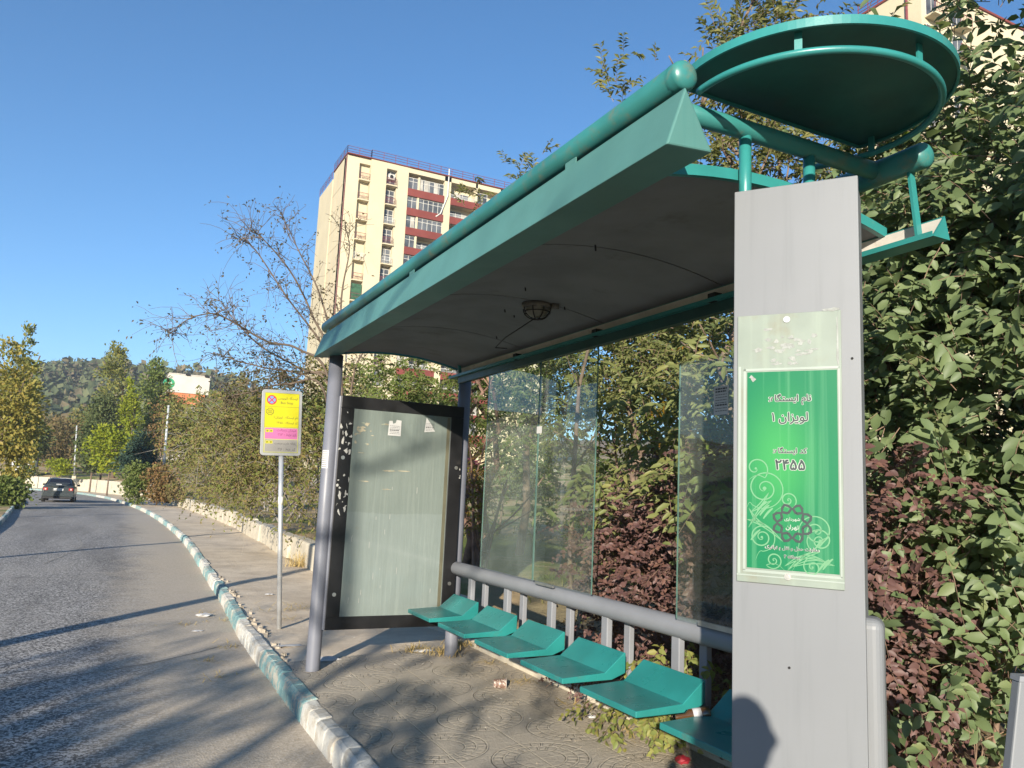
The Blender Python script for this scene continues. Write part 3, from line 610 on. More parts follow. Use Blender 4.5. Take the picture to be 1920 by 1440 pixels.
# advertising case at the far end
fr=6.60
b=MB(); b.box(1.640,2.792,fr,fr+.15,.335,2.275); AC=b.build('advert_case',m_post,SH,bevel=.006)
b=MB(); x0,x1,z0,z1=1.655,2.79,.335,2.278
b.box(x0,x1,fr-.012,fr-.001,z1-.105,z1); b.box(x0,x1,fr-.012,fr-.001,z0,z0+.105); b.box(x0,1.77,fr-.012,fr-.001,z0+.105,z1-.105); b.box(2.668,x1,fr-.012,fr-.001,z0+.105,z1-.105)
b.build('case_frame',m_black,AC,bevel=.004)
def postermat():
    m,nt=ntree('faded_poster_behind_glass'); g=NT(nt); v=g.coord(); s=g.sep(v)
    c=g.mix(g.step(g.noise(v,1.6,5,.6),.3,.7),(.125,.145,.12),(.185,.21,.18))
    c=g.mix(g.math('MULTIPLY',g.step(g.math('ADD',s[2],g.math('MULTIPLY',g.noise(v,3),.1)),1.35,1.36),.35),g.mix(.5,c,(.165,.205,.21)),(.11,.132,.11))
    c=g.mix(g.math('MULTIPLY',g.step(g.noise(g.scalev(v,(22,22,.8)),2,4,.6),.52,.7),.10),c,(.36,.40,.36))
    c=g.mix(g.math('MULTIPLY',g.step(g.noise(v,5,6,.75),.63,.7),.4),c,(.16,.15,.11))
    nm=g.bump(g.noise(g.scalev(v,(6,6,.6)),2.5,3),.25,.02)
    b_=g.bsdf(c,.5,0,.25,nm); gl=g.n('ShaderNodeBsdfGlossy'); gl.inputs['Roughness'].default_value=.07
    fr_=g.n('ShaderNodeFresnel'); fr_.inputs[0].default_value=1.45
    mx=g.n('ShaderNodeMixShader'); nt.links.new(fr_.outputs[0],mx.inputs[0]); nt.links.new(b_,mx.inputs[1]); nt.links.new(gl.outputs[0],mx.inputs[2]); g.out(mx.outputs[0]); return m
m_poster=postermat()
b=MB(); b.box(1.77,2.668,fr-.007,fr-.0015,z0+.105,z1-.105); b.build('case_pane',m_poster,AC)
b=MB(); b.box(2.632,2.662,fr-.0085,fr-.0065,z0+.11,z1-.11); b.build('inner_trim',M('dark_olive_strip',(.09,.085,.055),.5),AC)
for x,z in ((1.712,.62),(1.70,1.75),(2.735,.70),(2.74,1.72)):
    b=MB(); b.tube([(x,fr-.012,z),(x,fr-.018,z)],.016,16); b.build('screw',m_steel,AC)
# torn paper and glue remains on the case
m_scrap=M('torn_paper',(.36,.355,.33),.9,.12,20); m_stain=M('glue_remains',(.28,.25,.18),.9,.25,18,chips=((.22,.25,.20),.52,30))
def scrap(b,F,u,v,w,h,n,r,k=9,mi=0):
    a=np.sort(r.uniform(0,2*PI,k)); b.add([F.p(u+w/2*math.cos(t)*q,v+h/2*math.sin(t)*q2,n) for t,q,q2 in zip(a,r.uniform(.45,1.25,k),r.uniform(.45,1.25,k))],[tuple(range(k))],mi)
AF=Face2D((0,fr-.0125,0),(1,0,0),(0,0,1),(0,-1,0)); r=np.random.default_rng(5)
for k in range(34): b=MB(); scrap(b,AF,r.uniform(1.662,1.762),r.choice([r.uniform(1.3,2.2),r.uniform(1.30,1.62),r.uniform(1.8,2.05)]),r.uniform(.006,.045),r.uniform(.012,.085),.001+k*2e-5,r,7); b.build('torn_paper',m_scrap,AC,recalc=False)
for k in range(3): b=MB(); scrap(b,AF,r.uniform(2.77,2.785),r.uniform(.5,2.1),r.uniform(.004,.014),r.uniform(.01,.04),.001+k*2e-5,r,7); b.build('torn_paper',m_scrap,AC,recalc=False)
AF2=Face2D((0,fr-.0085,0),(1,0,0),(0,0,1),(0,-1,0))
for k in range(14): b=MB(); scrap(b,AF2,1.79+abs(r.normal(0,.09)),1.98+r.normal(0,.06),r.uniform(.02,.07),r.uniform(.01,.035),.0005+k*2e-5,r,9); b.build('glue_remains',m_stain,AC,recalc=False)
for (u,v,w_,h_) in ((2.12,1.66,.16,.018),(2.25,1.665,.12,.012),(1.9,1.56,.1,.01),(1.85,1.8,.08,.01),(2.05,2.06,.12,.016),(2.1,1.5,.1,.012)): b=MB(); scrap(b,AF2,u,v,w_,h_,.001,r,11); b.build('glue_remains',m_stain,AC,recalc=False)
for k in range(16):
    b=MB(); u=r.uniform(1.79,2.62); v=r.uniform(.5,1.5); AF2.rect(b,u,u+.003,v,v+r.uniform(.015,.06),.0006); b.build('drip_mark',m_scrap,AC,recalc=False)
# station board bolted to the plate
def uvp(px,py):
    d=rt*((px-960)/FPX)-upv*((py-720)/FPX)+fw; t=(pA-CAM).dot(pn)/d.dot(pn); q=CAM+d*t-pA; return q.dot(pu),q.z
bq=[uvp(*p) for p in ((1384,593),(1578,583),(1583,1108),(1382,1088))]; gq=[uvp(*p) for p in ((1400,698),(1569,695),(1576,1079),(1403,1062))]
bu0,bu1=(bq[0][0]+bq[3][0])/2,(bq[1][0]+bq[2][0])/2; bv1,bv0=(bq[0][1]+bq[1][1])/2,(bq[2][1]+bq[3][1])/2
gu0,gu1=(gq[0][0]+gq[3][0])/2,(gq[1][0]+gq[2][0])/2; gv1,gv0=(gq[0][1]+gq[1][1])/2,(gq[2][1]+gq[3][1])/2
print('board',bu0,bu1,bv0,bv1,'green',gu0,gu1,gv0,gv1)
m_bk=M('pale_green_plastic',(.185,.222,.19),.55,.10,4,dirt=((.17,.165,.12),.45,5),streak=((.24,.29,.235),.4))
b=MB(); b.obox(pA,pu,(0,0,1),pn,bu0,bu1,bv0,bv1,.0005,.007); BD=b.build('station_board',m_bk,SH,bevel=.0015)
def greenmat():
    m,nt=ntree('green_print'); g=NT(nt); s=g.sep(g.coord('Generated'))
    dx=g.math('SUBTRACT',s[0],.35); dz=g.math('SUBTRACT',s[2],.55)
    d=g.math('SQRT',g.math('ADD',g.math('MULTIPLY',dx,dx),g.math('MULTIPLY',dz,g.math('MULTIPLY',dz,1.5))))
    c=g.mix(g.step(d,.0,.6),(.03,.235,.065),(.003,.135,.055)); v=g.coord()
    c=g.mix(g.math('MULTIPLY',g.step(g.noise(g.scalev(v,(30,30,.4)),1.2,3),.5,.65),.12),c,(.25,.5,.3)); g.out(g.bsdf(c,.35,0,.35)); return m
b=MB(); b.obox(pA,pu,(0,0,1),pn,gu0,gu1,gv0,gv1,.0071,.0078); b.build('green_print',greenmat(),BD)
b=MB(); gw=gu1-gu0; gh=gv1-gv0
for (u0,u1,v0,v1) in ((bu0+.004,bu0+.012,gv0-.02,gv1+.02),(gu0-.012,gu0-.004,gv0-.01,gv1+.012),(gu0-.012,gu1+.008,gv1+.004,gv1+.012),(gu0-.012,gu1+.008,gv0-.014,gv0-.006),(gu1+.003,gu1+.008,gv0-.01,gv1+.01),(bu0,bu1,gv0-.026,gv0-.022)): b.obox(pA,pu,(0,0,1),pn,u0,u1,v0,v1,.0071,.0085)
b.build('board_edging',M('whitish_plastic',(.27,.315,.28),.4,.05,8),BD)
GF=Face2D(pA+pu*gu0+Vector((0,0,gv1)),pu,(0,0,1),pn)
m_ltgreen=PRINT('light_green_print',(.115,.27,.145),.4); m_ink=PRINT('dark_grey_ink',(.035,.05,.05),.4); m_halo=PRINT('white_print',(.34,.38,.34),.4)
b=MB()
def spiral(cu,cv,r0,turns,a0,sg=1,w=.004,tail=None):
    n=int(36*turns); p=[]
    for i in range(n+1):
        t=i/n; a=a0+sg*2*PI*turns*t; q=r0*(1-t*.93); p.append((cu+q*math.cos(a),cv+q*math.sin(a)))
    if tail: p=[(tail[0]+(p[0][0]-tail[0])*t**1.0,tail[1]+(p[0][1]-tail[1])*t+.012*math.sin(PI*t)) for t in np.linspace(0,1,9)[:-1]]+p
    GF.ribbon(b,p,w,.00805); GF.disc(b,cu,cv,r0*.09,.00805,k=12)
W_,H_=gw,gh
def UV(fx,fy): return fx*W_,-fy*H_
for (fx,fy,rr,tn,a0,sg,tl) in ((.20,.60,.24,2.2,-2.2,1,(.0,.70)),(.17,.845,.16,2.2,-1.5,1,(.10,.96)),(.46,.655,.10,1.6,-1.2,1,(.30,.72)),(.76,.80,.19,2.0,3.6,-1,(.55,.98)),(.80,.845,.15,1.8,4.2,-1,(.5,1.0)),(.30,.955,.10,1.9,-2.5,1,(.42,1.0)),(.72,.975,.12,1.8,.5,1,None),(.10,.50,.15,1.1,-.8,1,(.02,.56))):
    u,v=UV(fx,fy); spiral(u,v,rr*W_,tn,a0,sg,.0042,UV(*tl) if tl else None)
for (x0,y0,x1,y1,bd) in ((.02,.80,.28,.66,.03),(.05,.72,.25,.62,-.02),(.0,.76,.4,.86,.03),(.42,.98,.86,.945,.05),(.45,1.0,.8,.9,.03),(.02,.70,.2,.78,-.03),(.5,.98,.95,.96,.03)):
    for q in (-.012,.012): GF.ribbon(b,[((x0+(x1-x0)*t)*W_,-(y0+(y1-y0)*t)*H_+(bd+q)*math.sin(PI*t)*W_*1.6) for t in np.linspace(0,1,14)],.0035,.0080+abs(q)*.004)
for (fx,fy) in ((.20,.705),(.17,.685),(.24,.72),(.80,.855),(.84,.845),(.88,.95),(.84,.955),(.10,.83)):
    u,v=UV(fx,fy); GF.ribbon(b,[(u+t*.03,v+t*.035*(1-.4*t)) for t in np.linspace(-.5,.5,7)],.007,.00807)
b.build('floral_print',m_ltgreen,BD,recalc=False)
TL=(('نام ایستگاه:',.485,.145,.47,None,.018),('لویزان ۱',.485,.242,.40,None,.012),('کد ایستگاه:',.485,.408,.37,None,.018),('۲۴۵۵',.485,.478,.33,None,.02),('معاونت حمل و نقل و ترافیک',.50,.893,.575,None,.014),('منطقه ۴',.50,.932,.17,None,.014))
for mt,nm,off_,n_ in ((m_halo,'lettering_halo',.034,.0084),(m_ink,'lettering',0,.0088)):
    b=MB()
    for (t,fx,fy,w_,h_,bo) in TL:
        k=1+ (off_*.35 if off_ else 0)
        u,v=UV(fx,fy); GF.text(b,t,u,v,w_*W_*(1.03 if off_ else 1),n_,bold=bo+off_,h=h_)
    b.build(nm,mt,BD,recalc=False)
# rosette emblem: eight looped petals round small script
def petal(k,q):
    a=2*PI*(k+.5)/8; loc=[(.55,0),(.72,.26),(.92,.16),(1.02,.0),(.92,-.16),(.72,-.26)]
    P_=[]
    for i in range(7):
        x,y=loc[i%6]; x*=q; y*=q; P_.append((x*math.cos(a)-y*math.sin(a),x*math.sin(a)+y*math.cos(a)))
    return P_
b=MB(); eu,ev=UV(.505,.768); er=.215*W_
for k in range(8): GF.ribbon(b,[(eu+x*er,ev+y*er) for x,y in petal(k,1)],.0085,.0088+k*.00002,taper=False)
b.build('emblem',m_ink,BD,recalc=False)
b=MB(); GF.text(b,'شهرداری',eu,ev+.012,.17*W_,.0088,.012); GF.text(b,'تهران',eu,ev-.014,.14*W_,.0088,.012); b.build('emblem_script',m_halo,BD,recalc=False)
r=np.random.default_rng(9); BF=Face2D(pA,pu,(0,0,1),pn); m_peel=M('peeled_paper',(.28,.295,.28),.8,.15,40,bump=.6,bscale=90)
for k in range(30): b=MB(); scrap(b,BF,bu0+(bu1-bu0)*np.clip(r.normal(.55,.17),.2,.9),gv1+.012+abs(r.normal(.05,.035)),r.uniform(.01,.05),r.uniform(.005,.022),.0074+k*2e-5,r,9); b.build('peeled_paper',m_peel,BD,recalc=False)
b=MB(); scrap(b,BF,gu0+.02,gv1-.02,.03,.024,.0092,r,8); b.build('sticker',m_peel,BD,recalc=False); b=MB(); scrap(b,BF,bu1-.03,bv1+.003,.06,.012,.008,r,10); b.build('peeled_paper',m_peel,BD,recalc=False); b=MB(); scrap(b,BF,bu1-.01,bv1-.1,.012,.2,.008,r,10); b.build('peeled_paper',m_peel,BD,recalc=False)
for (px_,py_) in ((1476,600),(1478,1081)):
    u,v=uvp(px_,py_); b=MB(); b.tube([BF.p(u,v,.007),BF.p(u,v,.0105)],.011,18); b.tube([BF.p(u,v,.0105),BF.p(u,v,.0135)],.006,6); b.build('bolt',m_steel,BD)
# ------------------------------------------------------------------ small paper notices stuck on the shelter
m_paper=M('white_paper',(.46,.46,.45),.85,.04,20); m_text=PRINT('black_print',(.05,.05,.055),.6)
def flyer(name,label,F,u0,u1,v0,v1,n,torn=None,seed=1):
    o=thing(name,label,'paper notice',F.p((u0+u1)/2,v0,n),'paper notices stuck on the shelter'); b=MB()
    poly=torn or [(0,0),(1,0),(1,1),(0,1)]; b.prism([F.p(u0+(u1-u0)*x,v0+(v1-v0)*y,n) for x,y in poly],F.N*.0006); b.build('paper_sheet',m_paper,o)
    b=MB(); r=np.random.default_rng(seed); w_=u1-u0; h_=v1-v0
    for i in range(9):
        y=.88-.095*i; hgt=.055 if i in (0,1,6) else .022
        if torn and y>.62: continue
        x=.12
        while x<.86:
            l=r.uniform(.06,.2); F.rect(b,u0+w_*x,u0+w_*min(.9,x+l),v0+h_*y,v0+h_*(y+hgt),n+.0012); x+=l+.03
    if not torn or True: b.build('print',m_text,o,recalc=False)
    return o
GP=Face2D((2.733,0,0),(0,-1,0),(0,0,1),(-1,0,0))
def gp(px,py):
    d=rt*((px-960)/FPX)-upv*((py-720)/FPX)+fw; q=CAM+d*((2.733-CAM.x)/d.x); return -q.y,q.z
a=gp(1339,726); c=gp(1366,776); flyer('paper_notice','white printed notice stuck on the glass pane next to the tall grey plate',GP,a[0],c[0],c[1],a[1],.001)
a=gp(1007,800); c=gp(1016,812); o=thing('paper_scrap','tiny blank white paper scrap stuck on the glass pane in the middle','paper scrap',GP.p(a[0],c[1],.001)); b=MB(); b.prism([GP.p(x,z,.001) for x,z in ((a[0],c[1]),(c[0],c[1]),(c[0],a[1]),(a[0],a[1]))],(-.0006,0,0)); b.build('paper_sheet',m_paper,o)
PX=Face2D((0,0,0),(1,0,0),(0,0,1),(0,-1,0))
def ap(px,py): q=at(px,py,fr-.008); return q.x,q.z
a=ap(729,786); c=ap(751,818); flyer('paper_notice','torn white notice near the top of the advertising case pane',Face2D((0,fr-.0085,0),(1,0,0),(0,0,1),(0,-1,0)),a[0],c[0],c[1],a[1],.001,[(0,0),(1,0),(1,.97),(.62,1),(.55,.8),(.36,.74),(.3,.92),(.05,.9)],2)
a=ap(797,783); c=ap(815,812); flyer('paper_notice','triangular torn remnant of a notice at the upper right of the advertising case pane',Face2D((0,fr-.0085,0),(1,0,0),(0,0,1),(0,-1,0)),a[0],c[0],c[1],a[1],.001,[(0,0),(1,.1),(.7,.5),(.15,1)],3)
# wrapped on the round post: a curved sheet
q0=at(598,843,6.63); q1=at(613,878,6.63); o=thing('paper_notice','small white notice wrapped on the round grey front post','paper notice',(1.56,6.62,q1.z),'paper notices stuck on the shelter')
aa=np.linspace(PI*1.03,PI*1.40,7); b=MB(); b.grid([[(1.603+.0588*math.cos(t),6.675+.0588*math.sin(t),z) for t in aa] for z in (q1.z,q0.z)]); b.build('paper_sheet',m_paper,o,recalc=False)
b=MB()
for i in range(9):
    z=q0.z-.012-.016*i; b.grid([[(1.603+.0594*math.cos(t),6.675+.0594*math.sin(t),z+h_) for t in aa[1:-1]] for h_ in (0,.004)])
b.build('print',m_text,o,recalc=False)
# ------------------------------------------------------------------ bus stop sign on its pole
m_galv=M('galvanised_pole',(.55,.56,.56),.35,.12,9,metal=.55,spec=.5,dirt=((.4,.3,.2),.25,14)); m_alu=M('grey_sign_back',(.27,.275,.27),.5,.05,6)
SG=thing('bus_stop_sign','yellow, pink and grey bus stop sign on a leaning metal pole','bus stop sign',(1.714,8.734,0))
pt=Vector((1.575,8.73,1.86)); pb=Vector((1.714,8.734,-.06)); b=MB(); b.tube([pb,pb.lerp(pt,.55),pt],.0255,18); b.build('pole',m_galv,SG)
b=MB(); b.tube([pb.lerp(pt,.70),pb.lerp(pt,.745)],.0275,18); b.build('pole_band',M('pale_tape',(.6,.58,.5),.7),SG)
sx=Vector((1,.0,.04)).normalized(); sz=Vector((-.052,0,1)).normalized(); sn=sx.cross(sz)*-1
if sn.y>0: sn=-sn
SO=Vector((1.352,8.70,1.80)); SWd,SHt=.428,.712; SF=Face2D(SO,sx,sz,sn)
def rr(w,h,q,k=6):
    out=[]
    for cx_,cy_,a in ((w-q,q,-PI/2),(w-q,h-q,0),(q,h-q,PI/2),(q,q,PI)): out+=[(cx_+q*math.cos(a+i*PI/2/k),cy_+q*math.sin(a+i*PI/2/k)) for i in range(k+1)]
    return out
b=MB(); b.prism([SF.p(u,v,0) for u,v in rr(SWd,SHt,.035)],-sn*.022); BO=b.build('sign_board',m_alu,SG,bevel=.004)
m_yel=PRINT('yellow_print',(.46,.42,.010),.5); m_pink=PRINT('pink_print',(.44,.125,.27),.5); m_gry=PRINT('grey_print',(.235,.225,.205),.5); m_pale=PRINT('pale_yellow_print',(.42,.42,.15),.5)
i0,i1,j0,j1=.035,SWd-.035,.035,SHt-.038; ih=j1-j0; iw=i1-i0; vy=lambda f:j1-f*ih
b=MB(); SF.rect(b,i0,i1,vy(.578),j1,.0012); b.build('yellow_field',m_yel,BO,recalc=False)
b=MB(); SF.rect(b,i0,i1,vy(1),vy(.578),.0011); SF.rect(b,i0-.004,i1+.004,vy(1)-.004,j1+.004,.0006); b.build('pale_border',m_pale,BO,recalc=False)
b=MB(); SF.rect(b,i0+.008,i1-.006,vy(.775),vy(.592),.0016); b.build('pink_field',m_pink,BO,recalc=False)
b=MB(); SF.rect(b,i0+.008,i1-.006,vy(.992),vy(.785),.0016); b.build('grey_field',m_gry,BO,recalc=False)
m_line=PRINT('olive_line',(.16,.17,.03),.5); b=MB()
SF.rect(b,i0,i1,vy(.232),vy(.227),.0018); SF.rect(b,i0,i1,vy(.582),vy(.576),.0018)
for (a,c,d,e) in ((i0-.003,i0,j0,j1),(i1,i1+.003,j0,j1),(i0,i1,j1,j1+.003),(i0,i1,j0-.003,j0)): SF.rect(b,a,c,d,e,.0018)
b.build('dividing_line',m_line,BO,recalc=False)
b=MB(); cu_,cv_=i0+iw*.19,vy(.117); q=.052; SF.disc(b,cu_,cv_,q,.002,0,28,q*.76)
for a in (PI/4,3*PI/4): SF.ribbon(b,[(cu_+q*.85*t*math.cos(a),cv_+q*.85*t*math.sin(a)) for t in (-1,0,1)],.011,.0022+.0001*a,taper=False)
NS=b.build('prohibition_ring',PRINT('red_print',(.40,.035,.045),.5),BO,recalc=False)
b=MB(); SF.disc(b,cu_,cv_,q*.78,.0018); b.build('blue_disc',PRINT('blue_print',(.14,.26,.46),.5),BO,recalc=False)
b=MB(); ink2=PRINT('olive_ink',(.10,.11,.03),.5)
for (t,fx,fy,w_,fa) in (('ایستگاه اتوبوس',.67,.085,.58,True),('Bus Stop',.64,.165,.37,False),('نام ایستگاه : لویزان ۱',.625,.415,.72,True),('کد ایستگاه : ۲۴۵۵',.665,.50,.62,True)): SF.text(b,t,i0+fx*iw,vy(fy),w_*iw,.002,.006,fa)
for k in range(8):
    a=2*PI*k/8; a2=2*PI*(k+1)/8; u_,v_=i0+.15*iw,vy(.315); SF.ribbon(b,[(u_+.033*math.cos(a),v_+.033*math.sin(a)),(u_+.041*math.cos((a+a2)/2),v_+.041*math.sin((a+a2)/2)),(u_+.033*math.cos(a2),v_+.033*math.sin(a2))],.006,.0021,taper=False)
for dv in (-.016,-.006,.006,.016): SF.ribbon(b,[(i0+.15*iw+x,vy(.315)+dv) for x in (-.024,0,.024)],.0045,.0021)
b.build('lettering',ink2,BO,recalc=False)
b=MB()
for (t,fx,fy,w_) in (('میدان رسالت',.65,.627,.58),('کد خط : ۲۱۳',.67,.70,.55)): SF.text(b,t,i0+fx*iw,vy(fy),w_*iw,.002,.006)
b.build('lettering',PRINT('plum_ink',(.20,.05,.13),.5),BO,recalc=False)
b=MB()
for (t,fx,fy,w_) in (('پایانه علم و صنعت',.62,.855,.62),('کد خط : ۲۱۶',.67,.945,.52)): SF.text(b,t,i0+fx*iw,vy(fy),w_*iw,.002,.006)
b.build('lettering',PRINT('dark_ink',(.09,.09,.085),.5),BO,recalc=False)
b=MB()
for fy in (.64,.83):
    for fx in (.09,.20): SF.rect(b,i0+(fx-.045)*iw,i0+(fx+.05)*iw,vy(fy+.025),vy(fy-.025),.0019)
b.build('route_mark',m_yel,BO,recalc=False)
b=MB()
for fy in (.64,.83):
    for fx in (.09,.20): SF.rect(b,i0+(fx-.025)*iw,i0+(fx+.025)*iw,vy(fy+.008),vy(fy-.014),.0023); SF.rect(b,i0+(fx-.02)*iw,i0+(fx+.015)*iw,vy(fy+.016),vy(fy+.011),.0023)
b.build('route_symbol',m_line,BO,recalc=False)
# ------------------------------------------------------------------ car
def car():
    o=thing('sedan_car','dark grey saloon car driving away down the road, seen from behind','car',(-2.95,54.0,-.145))
    m_body=M('dark_grey_car_paint',(.065,.075,.075),.28,.06,3,metal=.5,spec=.6); m_win=M('dark_car_glass',(.012,.013,.018),.06,.05,3,spec=.8); m_rub=M('tyre_rubber',(.015,.015,.015),.85); m_trim=M('black_plastic',(.015,.015,.016),.6)
    L=4.4; ox,oy,oz=-2.95,54.0,-.145
    def sect(y,hw,z0,zs,z1,tp):   # closed outline of the body at station y
        half=[(hw*.90,z0),(hw*.985,z0+.10),(hw,zs-.12),(hw*.97,zs),(hw*tp,z1)]
        P_=[(x,z) for x,z in half]+[(-x,z) for x,z in reversed(half)]
        return [(ox+x,oy+y,oz+z) for x,z in P_]
    st=[(0,.78,.34,.80,.86,.86),(.05,.83,.26,.86,.965,.84),(.30,.855,.22,.90,1.0,.86),(.9,.87,.2,.91,.98,.9),(2.2,.875,.2,.90,.96,.9),(3.2,.87,.2,.88,.93,.9),(4.0,.84,.22,.80,.84,.88),(4.38,.72,.32,.64,.66,.85)]
    rows=[sect(*s_) for s_ in st]; b=MB(); k=len(rows[0])
    b.grid([r_+[r_[0]] for r_ in rows]); b.add(rows[0],[tuple(range(k))]); b.add(rows[-1],[tuple(range(k))]); b.build('body',m_body,o,bevel=.03,weld=True)
    def cab(y,hw0,hw1,z0,z1): return [(ox+x,oy+y,oz+z) for x,z in ((hw0,z0),(hw1,z1-.05),(hw1-.12,z1),(-hw1+.12,z1),(-hw1,z1-.05),(-hw0,z0))]
    cs=[cab(.48,.74,.70,.96,1.03),cab(1.15,.76,.585,.95,1.40),(cab(1.8,.77,.59,.94,1.43)),cab(2.5,.77,.58,.93,1.39),cab(3.25,.76,.72,.90,.97)]
    b=MB(); b.grid([r_+[r_[0]] for r_ in cs]); b.add(cs[0],[tuple(range(6))]); b.add(cs[-1],[tuple(range(6))]); b.build('roof',m_body,o,bevel=.03,weld=True)
    def quad(name,pts,m_,th=.006):
        b=MB(); P_=[Vector((ox+x,oy+y,oz+z)) for x,y,z in pts]; n=(P_[1]-P_[0]).cross(P_[2]-P_[0]).normalized(); b.prism([p+n*.004 for p in P_],n*th); return b.build(name,m_,o)
    quad('rear_window',[(-.62,.53,1.025),(.62,.53,1.025),(.51,1.07,1.37),(-.51,1.07,1.37)],m_win,.008)
    for s_ in (-1,1): quad('side_window',[(s_*.752,.75,1.02),(s_*.752,2.85,1.0),(s_*.605,2.35,1.34),(s_*.61,1.2,1.35)][::s_],m_win,.012)
    quad('sticker',[(-.16,.515,1.03),(.12,.515,1.03),(.12,.57,1.075),(-.16,.57,1.075)],m_paper,.014)
    m_red=M('red_lamp_glass',(.32,.02,.015),.2); m_clr=M('clear_lamp_glass',(.6,.5,.45),.2)
    for s_ in (-1,1):
        b=MB(); b.box(ox+s_*.54-.23*(s_<0)-.0,ox+s_*.54+.23*(s_>0)+.0,oy-.012,oy+.18,oz+.70,oz+.86); T_=b.build('tail_light',m_red,o,bevel=.02)
        b=MB(); b.box(ox+s_*.66-.04,ox+s_*.66+.04,oy-.017,oy-.0125,oz+.74,oz+.82); b.build('reverse_lamp',m_clr,T_)
    b=MB(); b.box(ox-.26,ox+.26,oy-.022,oy-.012,oz+.71,oz+.825); PL=b.build('licence_plate',M('white_plate',(.75,.75,.72),.4),o,bevel=.004)
    b=MB(); F_=Face2D((ox,oy-.0225,oz+.767),(1,0,0),(0,0,1),(0,-1,0)); F_.rect(b,-.25,-.21,-.045,.045,.0005); 
    for x in (-.16,-.1,-.04,.03,.09,.17): F_.rect(b,x,x+.04,-.03,.03,.0005)
    b.build('plate_digits',m_text,PL,recalc=False)
    b=MB(); b.box(ox-.84,ox+.84,oy-.07,oy+.12,oz+.34,oz+.60); b.build('rear_bumper',m_body,o,bevel=.04,seg=3)
    b=MB(); b.box(ox-.74,ox+.74,oy-.03,oy+.12,oz+.24,oz+.338); b.build('bumper_valance',m_trim,o,bevel=.02)
    b=MB(); b.box(ox-.70,ox+.70,oy+.0,oy+.06,oz+.955,oz+.985); b.build('boot_spoiler',m_body,o,bevel=.01)
    for s_ in (-1,1):
        b=MB(); b.box(ox+s_*.86-.02-(.14 if s_<0 else 0),ox+s_*.86+.02+(.14 if s_>0 else 0),oy+2.75,oy+2.86,oz+.95,oz+1.07); b.build('wing_mirror',m_trim,o,bevel=.025)
        for yy in (.78,3.42):
            b=MB(); c_=Vector((ox+s_*.76,oy+yy,oz+.30)); b.tube([c_-Vector((.10,0,0)),c_-Vector((.07,0,0)),c_+Vector((.07,0,0)),c_+Vector((.10,0,0))],[.27,.30,.30,.27],24); W=b.build('wheel',m_rub,o)
            b=MB(); b.tube([c_+Vector((s_*.098,0,0)),c_+Vector((s_*.104,0,0))],.18,18); b.build('wheel_rim',m_steel,W)
car()
# ------------------------------------------------------------------ lamp posts
m_lamp=M('grey_pole_paint',(.38,.40,.41),.5,.08,3)
def lamp_post(base,top,label,r0=.10,r1=.06,grp='lamp posts beyond the bend'):
    o=thing('lamp_post',label,'lamp post',base,grp); b=MB(); b.tube([base,Vector(base).lerp(Vector(top),.5),top],[r0,(r0+r1)/2,r1],14); b.build('pole',m_lamp,o)
    b=MB(); p=Vector(base); b.box(p.x-.17,p.x+.17,p.y-.17,p.y+.17,p.z-.3,p.z+.05); b.build('pole_base',m_wall,o,bevel=.02)
    b=MB(); b.tube([Vector(top)-Vector((0,0,.02)),Vector(top)+Vector((0,0,.10))],[r1*1.3,r1*1.1],12); b.build('pole_cap',m_lamp,o); return o
lamp_post(at(139,892,88),at(144,800,88),'far thin grey lamp post on the grass behind the car')
lamp_post(at(306,890,56),at(316,763,56),'slanting grey lamp post rising behind the rusty bush',r0=.10)
m_timber=M('old_timber_pole',(.20,.16,.12),.85,.2,5)
for x,y,h_ in ((-3.25,5.82,6.4),(-3.42,16.1,6.2),(-5.3,31.8,6.5)):
    lamp_post((x,y,-.02),(x+.03,y,h_),'grey lamp post standing by the left kerb beside the photographer',.125 if y<10 else .09,.085 if y<10 else .07,'lamp posts along the left kerb')
# ------------------------------------------------------------------ litter
r=np.random.default_rng(21)
def crumple(name,label,loc,s,mat_,flat=.5,cat='litter',group=None):
    o=thing(name,label,cat,loc,group); bm=bmesh.new(); bmesh.ops.create_icosphere(bm,subdivisions=2,radius=1); b=MB()
    vs=[(loc[0]+v.co.x*s[0]*r.uniform(.55,1.25),loc[1]+v.co.y*s[1]*r.uniform(.55,1.25),loc[2]+s[2]*.8+v.co.z*s[2]*r.uniform(.5,1.2)) for v in bm.verts]; fs=[tuple(v.index for v in f.verts) for f in bm.faces]; bm.free()
    b.add(vs,fs); b.build('crumpled_sheet',mat_,o); return o
m_bag=M('white_plastic',(.42,.42,.42),.5,.05,9); m_redp=M('red_wrapper',(.26,.02,.03),.4,.2,9); m_leafl=M('dry_straw',(.42,.31,.12),.9,.3,20)
crumple('paper_litter','crumpled white paper lying on the asphalt near the kerb',(1.143,10.52,-.145),(.09,.06,.025),m_bag); crumple('paper_litter','flattened whitish scrap on the road dust below the crumpled paper',(.98,9.51,-.145),(.06,.04,.01),m_bag)
crumple('plastic_litter','white plastic sheet lying behind the foot of the front shelter post',(1.80,6.98,.0),(.13,.07,.025),m_bag); crumple('paper_litter','crumpled white scrap on the dusty tiles below the fifth seat',(2.98,4.6,.06),(.035,.03,.018),m_bag)
crumple('red_wrapper','shiny red crumpled wrapper on the tiles near the tall grey plate',(2.98,3.66,.06),(.05,.04,.028),m_redp)
crumple('paper_litter','white paper scrap in the dry grass at the rear shelter post',(2.66,6.95,.05),(.09,.04,.015),m_bag)
crumple('paper_litter','small white scrap on the pavement right of the sign pole',(2.05,11.3,.0),(.07,.04,.012),m_bag); crumple('paper_litter','flat pale newspaper scrap on the pavement left of the front shelter post',(1.62,7.75,.0),(.14,.05,.006),m_bag)
